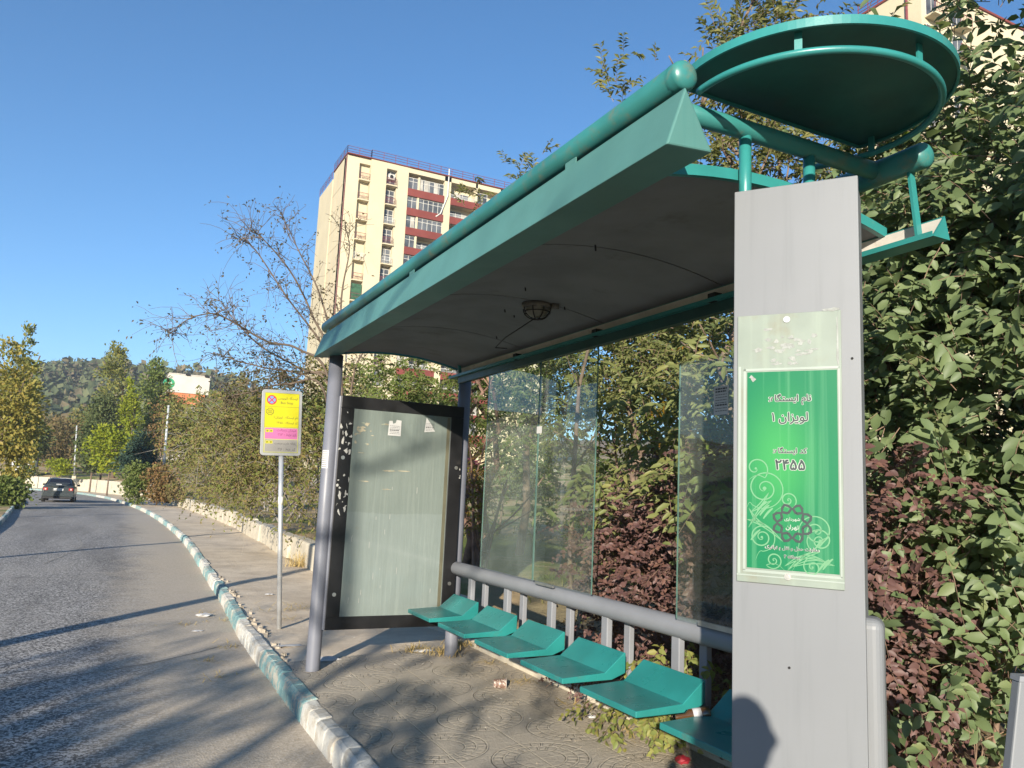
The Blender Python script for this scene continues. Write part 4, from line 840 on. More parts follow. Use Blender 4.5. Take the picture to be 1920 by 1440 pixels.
o=thing('paper_cup','crushed brown patterned paper cup lying on the tiles','cup',(2.72,5.53,.055)); b=MB(); c_=Vector((2.70,5.53,.09)); ax=Vector((.085,-.03,0))
b.tube([c_,c_+ax*.5,c_+ax],[.03,.034,.038],20,cap=False); b.build('cup_wall',M('brown_cup_print',(.17,.10,.075),.6,.3,60,chips=((.5,.46,.4),.55,70)),o)
b=MB(); b.tube([c_+ax*.999,c_+ax*1.03],[.041,.041],20,cap=False); b.build('cup_rim',M('cup_paper',(.5,.45,.4),.7),o)
b=MB(); b.tube([c_-ax*.02,c_+ax*.02],[.029,.029],20); b.build('cup_bottom',M('cup_inside',(.3,.24,.2),.7),o)
o=thing('brown_bottle','dark brown bottle lying on the footing between the last two seats','bottle',(2.72,3.05,.2)); b=MB(); p0=at(1330,1336,2.95); p1=at(1268,1345,3.02); b.tube([p0,p0.lerp(p1,.6),p0.lerp(p1,.72),p1],[.028,.028,.011,.011],16,dome=.005); b.build('bottle_glass',M('brown_glass',(.07,.035,.012),.12,.1,5,spec=.8),o)
b=MB(); b.tube([p0.lerp(p1,.25),p0.lerp(p1,.5)],.0285,16); b.build('bottle_label',m_bag,o)
# pebbles and bits scattered on the pavements (nobody could count them)
b=MB()
for k in range(420):
    if r.random()<.5: x,y,z=r.uniform(1.5,3.1),r.uniform(3.2,7),0; z=pz(x)+.003
    elif r.random()<.6: x,y,z=r.uniform(1.7,3.2),r.uniform(7.2,15),.002
    else: y=r.uniform(5,14); x=1.33-abs(r.normal(0,.35)); z=-.145
    s_=r.uniform(.0025,.008); a=r.uniform(0,6); vs=[(x+s_*math.cos(a+t),y+s_*math.sin(a+t),z) for t in (0,1.6,3.1,4.7)]+[(x,y,z+s_*.7)]
    b.add(vs,[(0,1,4),(1,2,4),(2,3,4),(3,0,4)],0 if r.random()<.85 else 1)
tag(b.build('pebbles',[M('pebble',(.30,.25,.19),.9,.3,50),M('pale_pebble',(.52,.49,.43),.9,.2,50)]),kind='stuff')
def straw(name,label,spots,kind=None,h=.18,n=90,mat_=m_leafl,flat=.3):
    b=MB()
    for (x,y,z,rad) in spots:
        for k in range(n):
            a=r.uniform(0,2*PI); q=rad*abs(r.normal(0,.5)); bx,by=x+q*math.cos(a),y+q*math.sin(a); t=r.uniform(0,2*PI); l=h*r.uniform(.4,1.2); lean=r.uniform(flat,1.3)
            d=Vector((math.cos(t)*math.sin(lean),math.sin(t)*math.sin(lean),math.cos(lean)))*l; w_=Vector((-math.sin(t),math.cos(t),0))*.003; p=Vector((bx,by,z)); m_=p+d*.55+Vector((0,0,-.0)); e=p+d+Vector((0,0,-l*.25))
            e.z=max(e.z,z+.004); b.add([p-w_,p+w_,m_+w_*.7,m_-w_*.7,e],[(0,1,2,3),(3,2,4)])
    o=b.build(name,mat_,recalc=False); return o
tag(straw('dry_grass_tuft','',[(3.22,15.2,.0,.3)],h=.42,n=220,flat=.1),'dry yellow grass tuft growing at the foot of the low wall behind the sign','grass tuft')
tag(straw('dry_grass_tuft','',[(2.80,6.78,.06,.22),(2.60,7.0,.04,.18),(3.0,6.9,.1,.2)],h=.15,n=150,flat=.6),'dry straw and grass round the foot of the rear shelter post','grass tuft')
tag(straw('dry_straw','',[(1.1+.25*r.normal(),r.uniform(6.5,11),-.145,.3) for k in range(7)]+[(1.7+r.uniform(0,.7),r.uniform(7.6,11),.0,.3) for k in range(5)]+[(3.0,y,.07,.15) for y in (3.4,4.2,4.9,5.6,6.3)],h=.16,n=26,flat=1.2),kind='stuff')
# ------------------------------------------------------------------ apartment towers
m_cream=M('cream_render',(.52,.455,.315),.85,.05,.25,spec=.2,streak=((.34,.29,.21),.3)); m_brick=M('red_parapet_paint',(.17,.042,.034),.8,.12,.5,spec=.2)
m_redm=M('red_railing_paint',(.17,.04,.045),.6); m_pane2=M('window_pane',(.085,.09,.095),.15,.5,.5,spec=.6); m_wfr=M('white_window_frame',(.5,.48,.43),.6); m_curt=M('curtain_cloth',(.36,.34,.30),.9,.25,1.1); m_shade=M('balcony_wall',(.40,.32,.21),.9,.1,.4); m_lgrey=M('light_grey_rail',(.5,.5,.48),.6)
def tower_A():
    Y=105.0; o=thing('apartment_tower','tall cream apartment block with red balcony bands behind the shelter roof','apartment block',(40,112,0))
    X=lambda px:24.61+.077*(px-652.6); H=48.2
    xl=24.61; d=at(601.5,343.8,105)
    xr=58.0; yb=119
    b=MB(); b.box(xl,28.05,Y+.9,yb-6,0,H-.12); b.box(28.05,33.7,Y+1.15,yb,0,H); b.box(33.7,xr,Y+1.6,yb,0,H-.01); W=b.build('wall',m_cream,o)
    b=MB(); b.box(xl-.12,xl+6,yb-6.01,yb+2.6,0,H-1.1); b.build('rear_wing',m_cream,o)
    piers=((xl,26.45,.3),(28.05,30.4,0),(31.95,33.7,0),(39.35,40.4,0),(44.4,44.75,0),(48.6,49.6,0),(53.5,xr,0))
    for a,c,q in piers:
        b=MB(); b.box(a,c,Y+q-.0,Y+1.7,0,H-.05); b.build('pier',m_cream,o)
    # vertical panel joints of the side wall
    b=MB()
    for y in np.arange(Y+2.5,yb-6,2.2): b.box(xl-.03,xl,y,y+.05,6,H-1)
    for z in np.arange(9,46,2.93): b.box(xl-.025,xl,Y+.9,yb-6,z,z+.06)
    b.build('wall_joint',m_shade,o)
    b=MB(); b.box(xl-.12,33.7,Y-.15,yb-6,H,H+.12); b.box(33.7,xr,Y-.25,yb,H+.001,H+.13); b.build('roof_edge',m_brick,o)
    b=MB(); b.box(26.45,28.05,Y+.3,Y+1.2,H-.9,H-.001); b.box(30.4,31.95,Y,Y+1.2,H-.9,H-.002); b.box(33.7,xr,Y,Y+1.7,H-.75,H-.003); b.build('lintel',m_cream,o)
    b=MB(); b.tube([(xl-.07,Y+.25,0),(xl-.07,Y+.25,H)],.06,8); b.build('drainpipe',m_redm,o)
    b=MB(); b.tube([(39.9,Y-.1,H+1.2),(39.9,Y-.1,H-3.0),(38.9,Y-.12,H-6.0),(38.2,Y-.12,H-6.6)],.10,8); b.build('drainpipe',m_lgrey,o)
    # roof railing
    b=MB(); seg=[((xl,yb-6),(xl,Y+.4)),((xl,Y+.4),(28.05,Y+.4)),((28.05,Y+.4),(28.05,Y)),((28.05,Y),(xr,Y)),((xl-.1,yb+2.6),(xl-.1,yb-5.5))]
    for (a,c) in seg:
        a=Vector((*a,0));c=Vector((*c,0)); n=max(1,int((c-a).length/1.7)); z0=H+.18-(1.1 if a.y>yb else 0)
        for i in range(n+1):
            p=a.lerp(c,i/n); b.bar((p.x,p.y,z0),(p.x,p.y,z0+1.15),.06,.06,up=(1,0,0))
        for z in (.4,.78,1.15): b.bar((a.x,a.y,z0+z),(c.x,c.y,z0+z),.05,.05,up=(.3,.2,1))
    b.build('roof_railing',m_redm,o)
    rr_=np.random.default_rng(3); n=13
    def window(x0,x1,y,z0,z1,nm=2,frame=m_wfr):
        b=MB(); t=.07
        for xx in np.linspace(x0,x1,nm+1): b.box(xx-t/2,xx+t/2,y-.06,y-.005,z0,z1)
        for zz in (z0,z0+(z1-z0)*.68,z1): b.box(x0,x1,y-.058,y-.006,zz-t/2,zz+t/2)
        Wd=b.build('window',frame,o); b=MB(); b.box(x0,x1,y-.03,y-.012,z0,z1); b.build('pane',m_pane2,Wd)
        if rr_.random()<.4:
            b=MB(); 
            for i in range(nm):
                if rr_.random()<.6: a=x0+(x1-x0)*i/nm; b.box(a+.05,a+(x1-x0)/nm*rr_.uniform(.5,1)-.02,y-.045,y-.032,z0+.05,z1-.05)
            if b.v: b.build('curtain',m_curt,Wd)
    for k in range(n):
        zf=H-3.30-2.93*k
        for (x0,x1,q) in ((26.5,28.0,.3),(30.45,31.9,0)):
            yy=Y+q
            window(x0,x1,yy+.75,zf+.10,zf+2.35,2)
            b=MB(); b.box(x0-.04,x1+.04,yy-.35,yy+.86,zf-.16,zf); b.build('balcony_slab',m_cream,o)
            b=MB()
            for xx in np.linspace(x0,x1,9): b.box(xx-.015,xx+.015,yy-.3,yy-.27,zf,zf+.95)
            b.box(x0,x1,yy-.31,yy-.26,zf+.92,zf+.97); b.box(x0,x1,yy-.31,yy-.26,zf+.45,zf+.49); b.build('balcony_railing',m_redm if rr_.random()<.55 else m_lgrey,o)
        if k in (0,): 
            b=MB(); b.box(30.75,31.65,Y+.1,Y+.55,zf+.95,zf+1.75); A_=b.build('air_conditioner',m_wfr,o,bevel=.03); b=MB(); b.tube([(31.2,Y+.095,zf+1.35),(31.2,Y+.08,zf+1.35)],.28,16); b.build('fan_grille',m_dark,A_)
        if k==6:
            b=MB(); b.box(26.5,27.95,Y-.0,Y+.03,zf-.0,zf+2.3); b.build('green_awning',M('green_net',(.03,.09,.045),.9,.3,2),o)
        # banded part
        zp=H-3.15-2.93*k
        b=MB(); b.box(33.7,39.35,Y-.12,Y+.12,zp-1.1,zp); b.build('parapet',m_brick,o)
        b=MB(); b.box(40.4,48.6,Y-.10,Y+.12,zp-1.1,zp); b.build('parapet',m_brick,o)
        b=MB(); b.box(33.7,xr-.1,Y+.12,Y+1.7,zp-1.1,zp-.85); b.build('floor_slab',m_shade,o)
        b=MB(); b.box(35.25,35.5,Y+.0,Y+1.7,zp+.001,zp+2.0); b.build('pier',m_cream,o)
        window(33.75,35.25,Y+.25,zp+.06,zp+1.75,2)
        closed=rr_.random()<.4 or k==0
        if closed: window(35.5,39.3,Y+.2,zp+.06,zp+1.75,5)
        else:
            window(35.9,38.9,Y+1.62,zp-.7,zp+1.5,3); b=MB()
            for xx in np.linspace(35.5,39.3,26): b.box(xx-.015,xx+.015,Y-.02,Y+.01,zp,zp+.55)
            b.box(35.5,39.3,Y-.03,Y+.02,zp+.53,zp+.58); b.build('balcony_railing',m_lgrey,o)
        window(41.0,43.9,Y+1.62,zp-.7,zp+1.5,3); window(44.8,46.4,Y+.2,zp+.06,zp+1.75,2)
        b=MB()
        for xx in np.linspace(40.45,44.35,26): b.box(xx-.015,xx+.015,Y-.02,Y+.01,zp,zp+.5)
        b.box(40.4,44.4,Y-.03,Y+.02,zp+.48,zp+.53); b.build('balcony_railing',m_lgrey,o)
        if rr_.random()<.3:
            b=MB(); b.box(43.3,44.3,Y-.5,Y-.13,zp-.1,zp+.75); b.build('air_conditioner',m_wfr,o,bevel=.03)
tower_A()
def tower_B():
    X,Y,H=58.8,41.3,48.0; o=thing('apartment_tower','cream apartment block corner with red pipe rising behind the round canopy','apartment block',(66,46,0))
    b=MB(); b.box(X,X+15,Y,Y+6.6,0,H); b.build('wall',m_cream,o)
    b=MB(); b.box(X-.12,X+15.1,Y-.15,Y+6.7,H,H+.2); b.build('roof_edge',m_brick,o)
    b=MB(); b.tube([(X-.1,Y+1.35,0),(X-.1,Y+1.35,H)],.11,8); b.tube([(X-.08,Y+4.6,0),(X-.08,Y+4.6,H)],.05,8); b.build('drainpipe',m_redm,o)
    b=MB()
    for i in range(7): y=Y+6.5*i/6; b.bar((X,y,H+.2),(X,y,H+1.3),.06,.06,up=(1,0,0))
    for z in (.5,.85,1.3): b.bar((X,Y,H+z),(X,Y+6.6,H+z),.05,.05)
    b.build('roof_railing',m_redm,o)
    for k in range(9):
        zf=H-3.3-2.93*k
        for x0 in (X+.5,X+4.0):
            b=MB(); b.box(x0,x0+1.5,Y-.05,Y-.01,zf+.1,zf+2.3); W_=b.build('window',m_wfr,o); b=MB(); b.box(x0+.08,x0+.7,Y-.07,Y-.052,zf+.2,zf+2.2); b.box(x0+.8,x0+1.42,Y-.07,Y-.052,zf+.2,zf+2.2); b.build('pane',m_pane2,W_)
            b=MB(); b.box(x0-.1,x0+1.6,Y-1.0,Y-.02,zf-.16,zf); b.build('balcony_slab',m_cream,o)
            b=MB()
            for xx in np.linspace(x0-.08,x0+1.58,9): b.box(xx-.015,xx+.015,Y-.98,Y-.95,zf,zf+.95)
            b.box(x0-.1,x0+1.6,Y-.99,Y-.94,zf+.92,zf+.97); b.build('balcony_railing',m_redm,o)
tower_B()
# ------------------------------------------------------------------ white block on the far slope, small white building behind the trees
def white_block():
    a=at(316,700,150); c=at(391,741,150); z0=2.0
    o=thing('white_building','white flat-roofed building with a green mark, high among the far trees','building',((a.x+c.x)/2,153,z0))
    m_w=M('white_render',(.5,.47,.42),.8,.06,.6)
    b=MB(); b.box(a.x,c.x,150,157,c.z,a.z); b.build('wall',m_w,o)
    b=MB(); b.box(a.x-.05,c.x-.6,150.2,157,c.z-2.2,c.z-.01); b.build('orange_band',M('orange_cladding',(.50,.16,.06),.7,.2,.6),o)
    b=MB(); b.box(a.x+.3,c.x-.9,150.6,156.8,z0-1,c.z-2.21); b.build('base_wall',M('grey_render',(.35,.33,.3),.9),o)
    b=MB(); b.box(a.x-.1,c.x+.1,149.9,157.1,a.z,a.z+.15); b.build('roof_edge',m_w,o)
    F_=Face2D((a.x,150,a.z),(1,0,0),(0,0,1),(0,-1,0)); b=MB()
    F_.disc(b,.25,-1.75,.95,.02,0,20); b.build('green_mark',M('green_sign_paint',(.02,.28,.12),.5),o,recalc=False)
    b=MB(); F_.ribbon(b,[(.0+.7*t,-1.9+.5*math.sin(3*t)) for t in np.linspace(0,1,10)],.22,.03); b.build('mark_stripe',m_w,o,recalc=False)
    b=MB()
    for x in (2.8,6.0): b.box(a.x+x,a.x+x+.7,149.6,150.3,a.z-.05,a.z+.30)
    b.build('roof_lamp',m_dark,o,bevel=.05)
white_block()
def white_shed():
    a=at(26,842,104); c=at(64,872,104); o=thing('white_shed','low white building half hidden behind the trees left of the car','building',((a.x+c.x)/2,107,c.z))
    b=MB(); b.box(a.x,c.x,104,110,c.z-2,a.z); b.build('wall',M('shed_white',(.55,.55,.55),.8,.08,1),o)
    b=MB(); b.prism([(a.x-.2,103.8,a.z),(c.x+.2,103.8,a.z),(c.x-.4,106.8,a.z+.7),(a.x+.4,106.8,a.z+.7)],(0,0,.08)); b.build('roof',M('shed_roof',(.5,.5,.5),.7),o)
    b=MB(); b.box(a.x+.6,a.x+1.5,103.96,103.998,c.z-.2,c.z+1.5); b.box(a.x+2.0,a.x+2.5,103.96,103.998,c.z+.6,c.z+1.4); b.build('window',m_dark,o)
white_shed()
# leaning pale slab at the right edge
o=thing('pale_metal_post','pale grey flat metal post leaning by the bushes at the right edge','post',(1.98,1.1,0))
e0=at(1912,1278,1.13); vdir=rt; nrm=Vector((-fw.x,-fw.y,0)).normalized(); uu=Vector((nrm.y*-1,nrm.x,0)); 
if uu.dot(rt)<0: uu=-uu
zz=(Vector((0,0,1))+uu*.155).normalized()
b=MB(); b.obox(e0,uu,zz,nrm,0,.22,-1.30,.0,-.03,0); b.build('post_sheet',m_pyl,o,bevel=.004)
b=MB(); b.obox(e0,uu,zz,nrm,-.002,.222,.0,.012,-.032,.002); b.build('post_cap',m_rail,o)
# ------------------------------------------------------------------ vegetation
def nrmz(a): return a/np.maximum(1e-9,np.linalg.norm(a,axis=1))[:,None]
def leafmesh(name,P,D,N,L,Wd,mat_,parent,kind='full',fold=.25,curl=.15,extra=None):
    """one mesh of separate leaves: P base, D direction, N upper side, L length, Wd width"""
    n=len(P); D=nrmz(D); S=nrmz(np.cross(D,N)); N=np.cross(S,D); L=L[:,None]; W=Wd[:,None]
    if kind=='full':
        tpl=[(0,0,0),(.30,-.42,fold*.42),(.30,.42,fold*.42),(.68,-.36,fold*.36-curl*.35),(.68,.36,fold*.36-curl*.35),(1,0,-curl),(.30,0,0),(.68,0,-curl*.35)]
        fc=[(0,6,1),(0,2,6),(1,6,7,3),(6,2,4,7),(3,7,5),(7,4,5)]
    elif kind=='fold':
        tpl=[(0,0,0),(.45,-.5,fold*.5),(.45,.5,fold*.5),(1,0,-curl)]; fc=[(0,3,1),(0,2,3)]
    else:
        tpl=[(0,0,0),(.5,-.5,0),(1,0,-curl),(.5,.5,0)]; fc=[(0,1,2,3)]
    V=np.stack([P+D*L*a+S*W*b_+N*L*c for a,b_,c in tpl],1).reshape(-1,3); k=len(tpl)
    off=np.array(parent['_o']) if parent is not None else np.zeros(3); V=V-off
    me=bpy.data.meshes.new(name); nf=len(fc); sizes=np.tile([len(f) for f in fc],n); idx=np.concatenate([np.array(f) for f in fc]); li=(np.arange(n)[:,None]*k+idx[None,:]).ravel(); nt_=n*nf
    if extra:
        li=np.r_[li,extra[1]+len(V)]; V=np.r_[V,extra[0]-off]; sizes=np.r_[sizes,np.full(extra[2],4)]; nt_+=extra[2]
    me.vertices.add(len(V)); me.vertices.foreach_set('co',V.astype(np.float32).ravel()); me.loops.add(len(li)); me.loops.foreach_set('vertex_index',li.astype(np.int32))
    me.polygons.add(nt_); st=np.r_[0,np.cumsum(sizes)[:-1]]; me.polygons.foreach_set('loop_start',st.astype(np.int32)); me.polygons.foreach_set('loop_total',sizes.astype(np.int32))
    me.polygons.foreach_set('use_smooth',np.full(nt_,kind=='full')); me.materials.append(mat_)
    if extra: me.materials.append(extra[3]); mi_=np.zeros(nt_,np.int32); mi_[n*nf:]=1; me.polygons.foreach_set('material_index',mi_)
    me.update(calc_edges=True); me.validate()
    o=bpy.data.objects.new(name,me); COL.objects.link(o)
    if parent is not None: o.parent=parent; o['_o']=tuple(off)
    return o
def stems(name,A,B,r0,mat_,parent,mid=None):
    """many thin three-sided stems from A to B in one mesh"""
    n=len(A); D=nrmz(B-A); U=nrmz(np.cross(D,np.array([.3,.2,1.])+np.zeros_like(D))); W=np.cross(D,U); r0=np.asarray(r0)[:,None]*np.ones((n,1))
    C=mid if mid is not None else (A+B)/2
    ring=[]
    for p,q in ((A,1),(C,.75),(B,.35)):
        for k in range(3):
            a=2*PI*k/3; ring.append(p+(U*math.cos(a)+W*math.sin(a))*r0*q)
    V=np.stack(ring,1).reshape(-1,3); off=np.array(parent['_o']) if parent is not None else np.zeros(3)
    fc=[(s*3+k,s*3+(k+1)%3,s*3+3+(k+1)%3,s*3+3+k) for s in (0,1) for k in range(3)]; idx=np.concatenate([np.array(f) for f in fc]); li=(np.arange(n)[:,None]*9+idx[None,:]).ravel(); m=n*6
    if name is None: return V,li,m,mat_
    V=V-off
    me=bpy.data.meshes.new(name); me.vertices.add(len(V)); me.vertices.foreach_set('co',V.astype(np.float32).ravel()); me.loops.add(len(li)); me.loops.foreach_set('vertex_index',li.astype(np.int32)); me.polygons.add(m); me.polygons.foreach_set('loop_start',(np.arange(m)*4).astype(np.int32)); me.polygons.foreach_set('loop_total',np.full(m,4,np.int32)); me.materials.append(mat_); me.update(calc_edges=True)
    o=bpy.data.objects.new(name,me); COL.objects.link(o)
    if parent is not None: o.parent=parent; o['_o']=tuple(off)
    return o
def twigs_in(rng,blobs,n,clump=0,spread=.3,shell=.35):
    """points inside a set of ellipsoids (centre, radii), gathered into clumps with gaps between"""
    vol=np.array([np.prod(b[1]) for b in blobs])**.8; ch=rng.choice(len(blobs),clump or n,p=vol/vol.sum())
    c=np.array([blobs[i][0] for i in ch],float); q=np.array([blobs[i][1] for i in ch],float)
    d=nrmz(rng.normal(size=c.shape)); rad=(shell+(1-shell)*rng.random(len(c))**.7)
    p=c+d*q*rad[:,None]; out=d*q/np.linalg.norm(q,axis=1)[:,None]
    if clump:
        k=rng.integers(0,clump,n); w=rng.exponential(1,clump)+.35; k=rng.choice(clump,n,p=w/w.sum()); p2=p[k]+rng.normal(size=(n,3))*np.array(spread); return p2,nrmz(out[k]+rng.normal(size=(n,3))*.5)
    return p,nrmz(out)
def foliage(rng,parent,mat_,base,outd,tl,nl,L,ratio,droop=.25,kind='full',up=.45,sunny=.25,stem_mat=None,srad=.003,name='foliage',pair=False,zmin=None,curl=.15,alt=1.0,lvar=.3):
    """leafy twigs: each base point grows a drooping twig of nl leaves set alternately along it"""
    K=len(base); T=nrmz(outd+rng.normal(size=(K,3))*.45+np.array([0,0,up])); tl=tl*rng.uniform(.55,1.3,K)
    t=(np.arange(nl)+.8)/nl; tt=t[None,:,None]; ax=base[:,None,:]+T[:,None,:]*tl[:,None,None]*tt+np.array([0,0,-1.])*(tl[:,None,None]*droop*tt**2)
    Ti=nrmz((T[:,None,:]+np.array([0,0,-2.])*droop*tt).reshape(-1,3))
    side=nrmz(np.cross(T,np.array([0,0,1.])+rng.normal(size=(K,3))*.35)); sg=np.where(np.arange(nl)%2==0,1.,-1.)
    Sd=(side[:,None,:]*sg[None,:,None]).reshape(-1,3); P=ax.reshape(-1,3)
    D=nrmz(Ti*.65+Sd*alt+rng.normal(size=P.shape)*.28+np.array([0,0,-.18]))
    upn=nrmz(np.cross(np.repeat(side,nl,0),Ti)); upn*=np.sign(upn[:,2:3]+1e-6)
    N=nrmz(upn+rng.normal(size=P.shape)*.38-np.array([sd.x,sd.y,sd.z*0])*sunny)
    Ln=L*rng.uniform(1-lvar,1+lvar,len(P))*(.75+.4*np.sin(PI*np.tile(t,K)))
    if zmin is not None:
        k=P[:,2]>zmin; P,D,N,Ln=P[k],D[k],N[k],Ln[k]
    ex=stems(None,base,base+T*tl[:,None]-np.array([0,0,1.])*(tl*droop)[:,None],np.full(K,srad),stem_mat,parent,base+T*(tl*.5)[:,None]-np.array([0,0,1.])*(tl*droop*.25)[:,None]) if stem_mat else None
    o=leafmesh(name,P,D,N,Ln,Ln*ratio,mat_,parent,kind,curl=curl,extra=ex)
    return o
m_bark=M('brown_bark',(.15,.105,.075),.9,.3,14,bump=.8,bscale=30); m_bark2=M('reddish_bark',(.20,.12,.085),.9,.35,10,bump=.8,bscale=26); m_twig=M('twig_bark',(.19,.125,.085),.85,.25,12); m_greystem=M('grey_stem',(.22,.20,.17),.9,.25,14)
m_elm=LEAF('elm_leaf',[(.105,.15,.066),(.165,.225,.098),(.195,.255,.115),(.14,.20,.092),(.24,.285,.125)],.36,.5,.35)
m_elmy=LEAF('young_elm_leaf',[(.25,.38,.03),(.33,.45,.05)],.45,.5,.3)
m_ash=LEAF('ash_leaf',[(.15,.175,.055),(.22,.24,.085),(.18,.21,.07),(.27,.265,.09)],.32,.5,.3)
m_ashy=LEAF('yellowing_leaf',[(.36,.26,.03),(.42,.20,.03),(.26,.30,.04),(.16,.22,.04)],.4,.55,.25)
m_barb=LEAF('barberry_leaf',[(.10,.056,.054),(.155,.082,.072),(.125,.066,.064),(.20,.105,.08)],.25,.5,.3)
m_tall=LEAF('tall_tree_leaf',[(.14,.155,.05),(.20,.205,.07),(.165,.18,.06),(.27,.245,.08)],.3,.5,.3)
m_hang=LEAF('groundcover_leaf',[(.16,.20,.055),(.23,.255,.075),(.28,.26,.07)],.3,.5,.25)
m_olive=LEAF('olive_brown_leaf',[(.15,.165,.045),(.21,.20,.06),(.13,.165,.04),(.26,.19,.075),(.17,.20,.045)],.25,.6,.2)
m_dryl=LEAF('sparse_dark_leaf',[(.055,.05,.035),(.10,.085,.05),(.16,.12,.07),(.075,.08,.03)],.2,.6,.2)
m_rust=LEAF('rusty_leaf',[(.22,.12,.055),(.28,.17,.07),(.16,.13,.045),(.20,.10,.05)],.25,.65,.2)
m_midg=LEAF('mid_green_leaf',[(.10,.145,.032),(.145,.19,.046),(.18,.205,.06)],.3,.55,.25)
m_dkg=LEAF('dark_green_leaf',[(.07,.098,.034),(.10,.13,.045),(.13,.145,.055)],.2,.6,.2)
m_lime=LEAF('lime_leaf',[(.24,.30,.02),(.34,.36,.03),(.19,.26,.025)],.4,.55,.2)
m_pop=LEAF('poplar_leaf',[(.18,.21,.055),(.24,.25,.075),(.29,.26,.07),(.16,.20,.055)],.35,.55,.25)
m_popy=LEAF('yellowing_poplar_leaf',[(.34,.26,.06),(.26,.25,.055),(.38,.29,.07),(.22,.24,.055)],.35,.55,.25)
m_spru=LEAF('blue_green_needle',[(.025,.055,.04),(.04,.075,.055),(.05,.08,.05)],.1,.6,.2)
m_tan=LEAF('tan_leaf',[(.22,.15,.07),(.17,.13,.06),(.14,.13,.05),(.25,.17,.08)],.25,.65,.15)
m_pinkf=LEAF('pink_flower',[(.55,.08,.20),(.65,.15,.28)],.3,.6,.2); m_crape=LEAF('crape_leaf',[(.16,.18,.03),(.26,.22,.04),(.30,.14,.04),(.14,.17,.03)],.35,.55,.25)
A3=lambda *p: np.array(p,float)
def limb(b,rng,p,d,l,r,depth,tips,bend=.25,n=5,up=.1,kids=(2,3)):
    pts=[Vector(p)]; d=Vector(d).normalized()
    for i in range(n):
        d=(d+Vector(rng.normal(size=3)*bend*.5)+Vector((0,0,up*.3))).normalized(); pts.append(pts[-1]+d*l/n)
    b.tube(pts,list(np.linspace(r,r*.55,n+1)),max(5,8-depth),cap=depth==0)
    if depth<=0 or r<.004: tips.append((np.array(pts[-1]),np.array(d))); return
    for k in range(rng.integers(kids[0],kids[1]+1)):
        i=rng.integers(2,n+1); q=Vector(rng.normal(size=3)); q=(d+q*.65).normalized(); limb(b,rng,pts[i],q,l*rng.uniform(.5,.8),r*.55,depth-1,tips,bend,n,up,kids)
def col(px,y0,ytop,ybot,half):   # a column of crown seen between two heights of the picture, at distance y0
    a=at(px,ytop,y0); c=at(px,ybot,y0); h=(a.z-c.z)/2; return ((a.x,y0,(a.z+c.z)/2),(half,half,h))
# --- the big broad-leaved shrub wall at the right, behind the grey plate
def big_shrub():
    g=np.random.default_rng(31); o=thing('broad_leaved_shrub','tall dense shrub with broad serrated grey-green leaves filling the right edge','shrub',(4.1,1.9,.15))
    bl=[((4.15,2.7,1.9),(.75,.9,1.2)),((4.2,2.0,3.6),(.75,1.0,1.6)),((3.95,1.3,1.9),(.7,1.0,1.1)),((4.1,.8,3.7),(.8,1.2,1.5)),((3.75,.4,1.5),(.6,.9,.8)),((4.6,1.5,5.2),(.9,1.4,1.0)),((4.5,3.2,3.0),(.6,.7,1.4)),col(1690,2.3,1140,1215,.16),col(1750,2.25,1220,1290,.14),col(1820,2.15,1290,1400,.16),col(1700,2.3,1370,1440,.10),col(1790,2.35,1200,1300,.22),col(1870,2.2,1130,1290,.25),col(1880,2.3,900,1120,.3),col(1800,2.5,880,1060,.32),col(1830,2.8,600,860,.45),col(1880,2.6,300,600,.5),col(1780,3.0,380,640,.45),col(1880,2.6,120,330,.28),col(1850,2.8,250,420,.35),col(1790,2.25,1360,1440,.12),col(1925,2.6,-120,150,.22),col(1700,3.1,560,740,.3)]
    bl+=[((4.35,3.2,1.9),(.55,.6,1.5)),((4.0,2.2,2.6),(.6,.8,.9)),((4.2,.2,2.6),(.8,1.2,1.4)),((3.95,1.4,2.9),(.6,.9,.9))]
    p,d=twigs_in(g,bl,4300,560,(.20,.20,.17),.35)
    d=nrmz(d+A3(-.6,-.5,.0)); foliage(g,o,m_elm,p,d,.34,9,.074,.62,.36,'full',.30,1.25,m_twig,.003,alt=.9,lvar=.4)
    sp_=[col(1690,2.35,1140,1210,.12),col(1760,2.3,1180,1290,.16),col(1850,2.2,1130,1290,.2),col(1880,2.3,900,1100,.22),col(1800,2.4,900,1060,.2),col(1830,2.2,1300,1420,.16),col(1900,2.15,1000,1200,.2),col(1720,2.5,960,1060,.12)]
    p,d=twigs_in(g,sp_,210,40,(.10,.10,.08),.3); d=nrmz(d+A3(-.7,-.5,-.15)); foliage(g,o,m_elm,p,d,.30,9,.066,.62,.36,'full',.15,1.25,m_twig,.003,alt=.9,name='hanging_spray')
    for q_ in range(50):
        p,d=twigs_in(g,bl,1,0,.2,.9); d=nrmz(d+A3(-.6,-.5,.3)); foliage(g,o,m_elmy,p,d,.10,6,.05,.5,.0,'full',.6,.3,name='young_shoot')
    b=MB(); tips=[]
    for (x,y) in ((4.2,2.6),(4.3,1.9),(4.05,1.1),(4.25,.5),(4.5,3.1)):
        for k in range(3): limb(b,g,(x+g.normal()*.08,y+g.normal()*.08,.1),(g.normal()*.12+.05,g.normal()*.12,1),g.uniform(1.6,2.4),.016,1,tips,.12,7)
    b.build('branch',m_twig,o)
big_shrub()
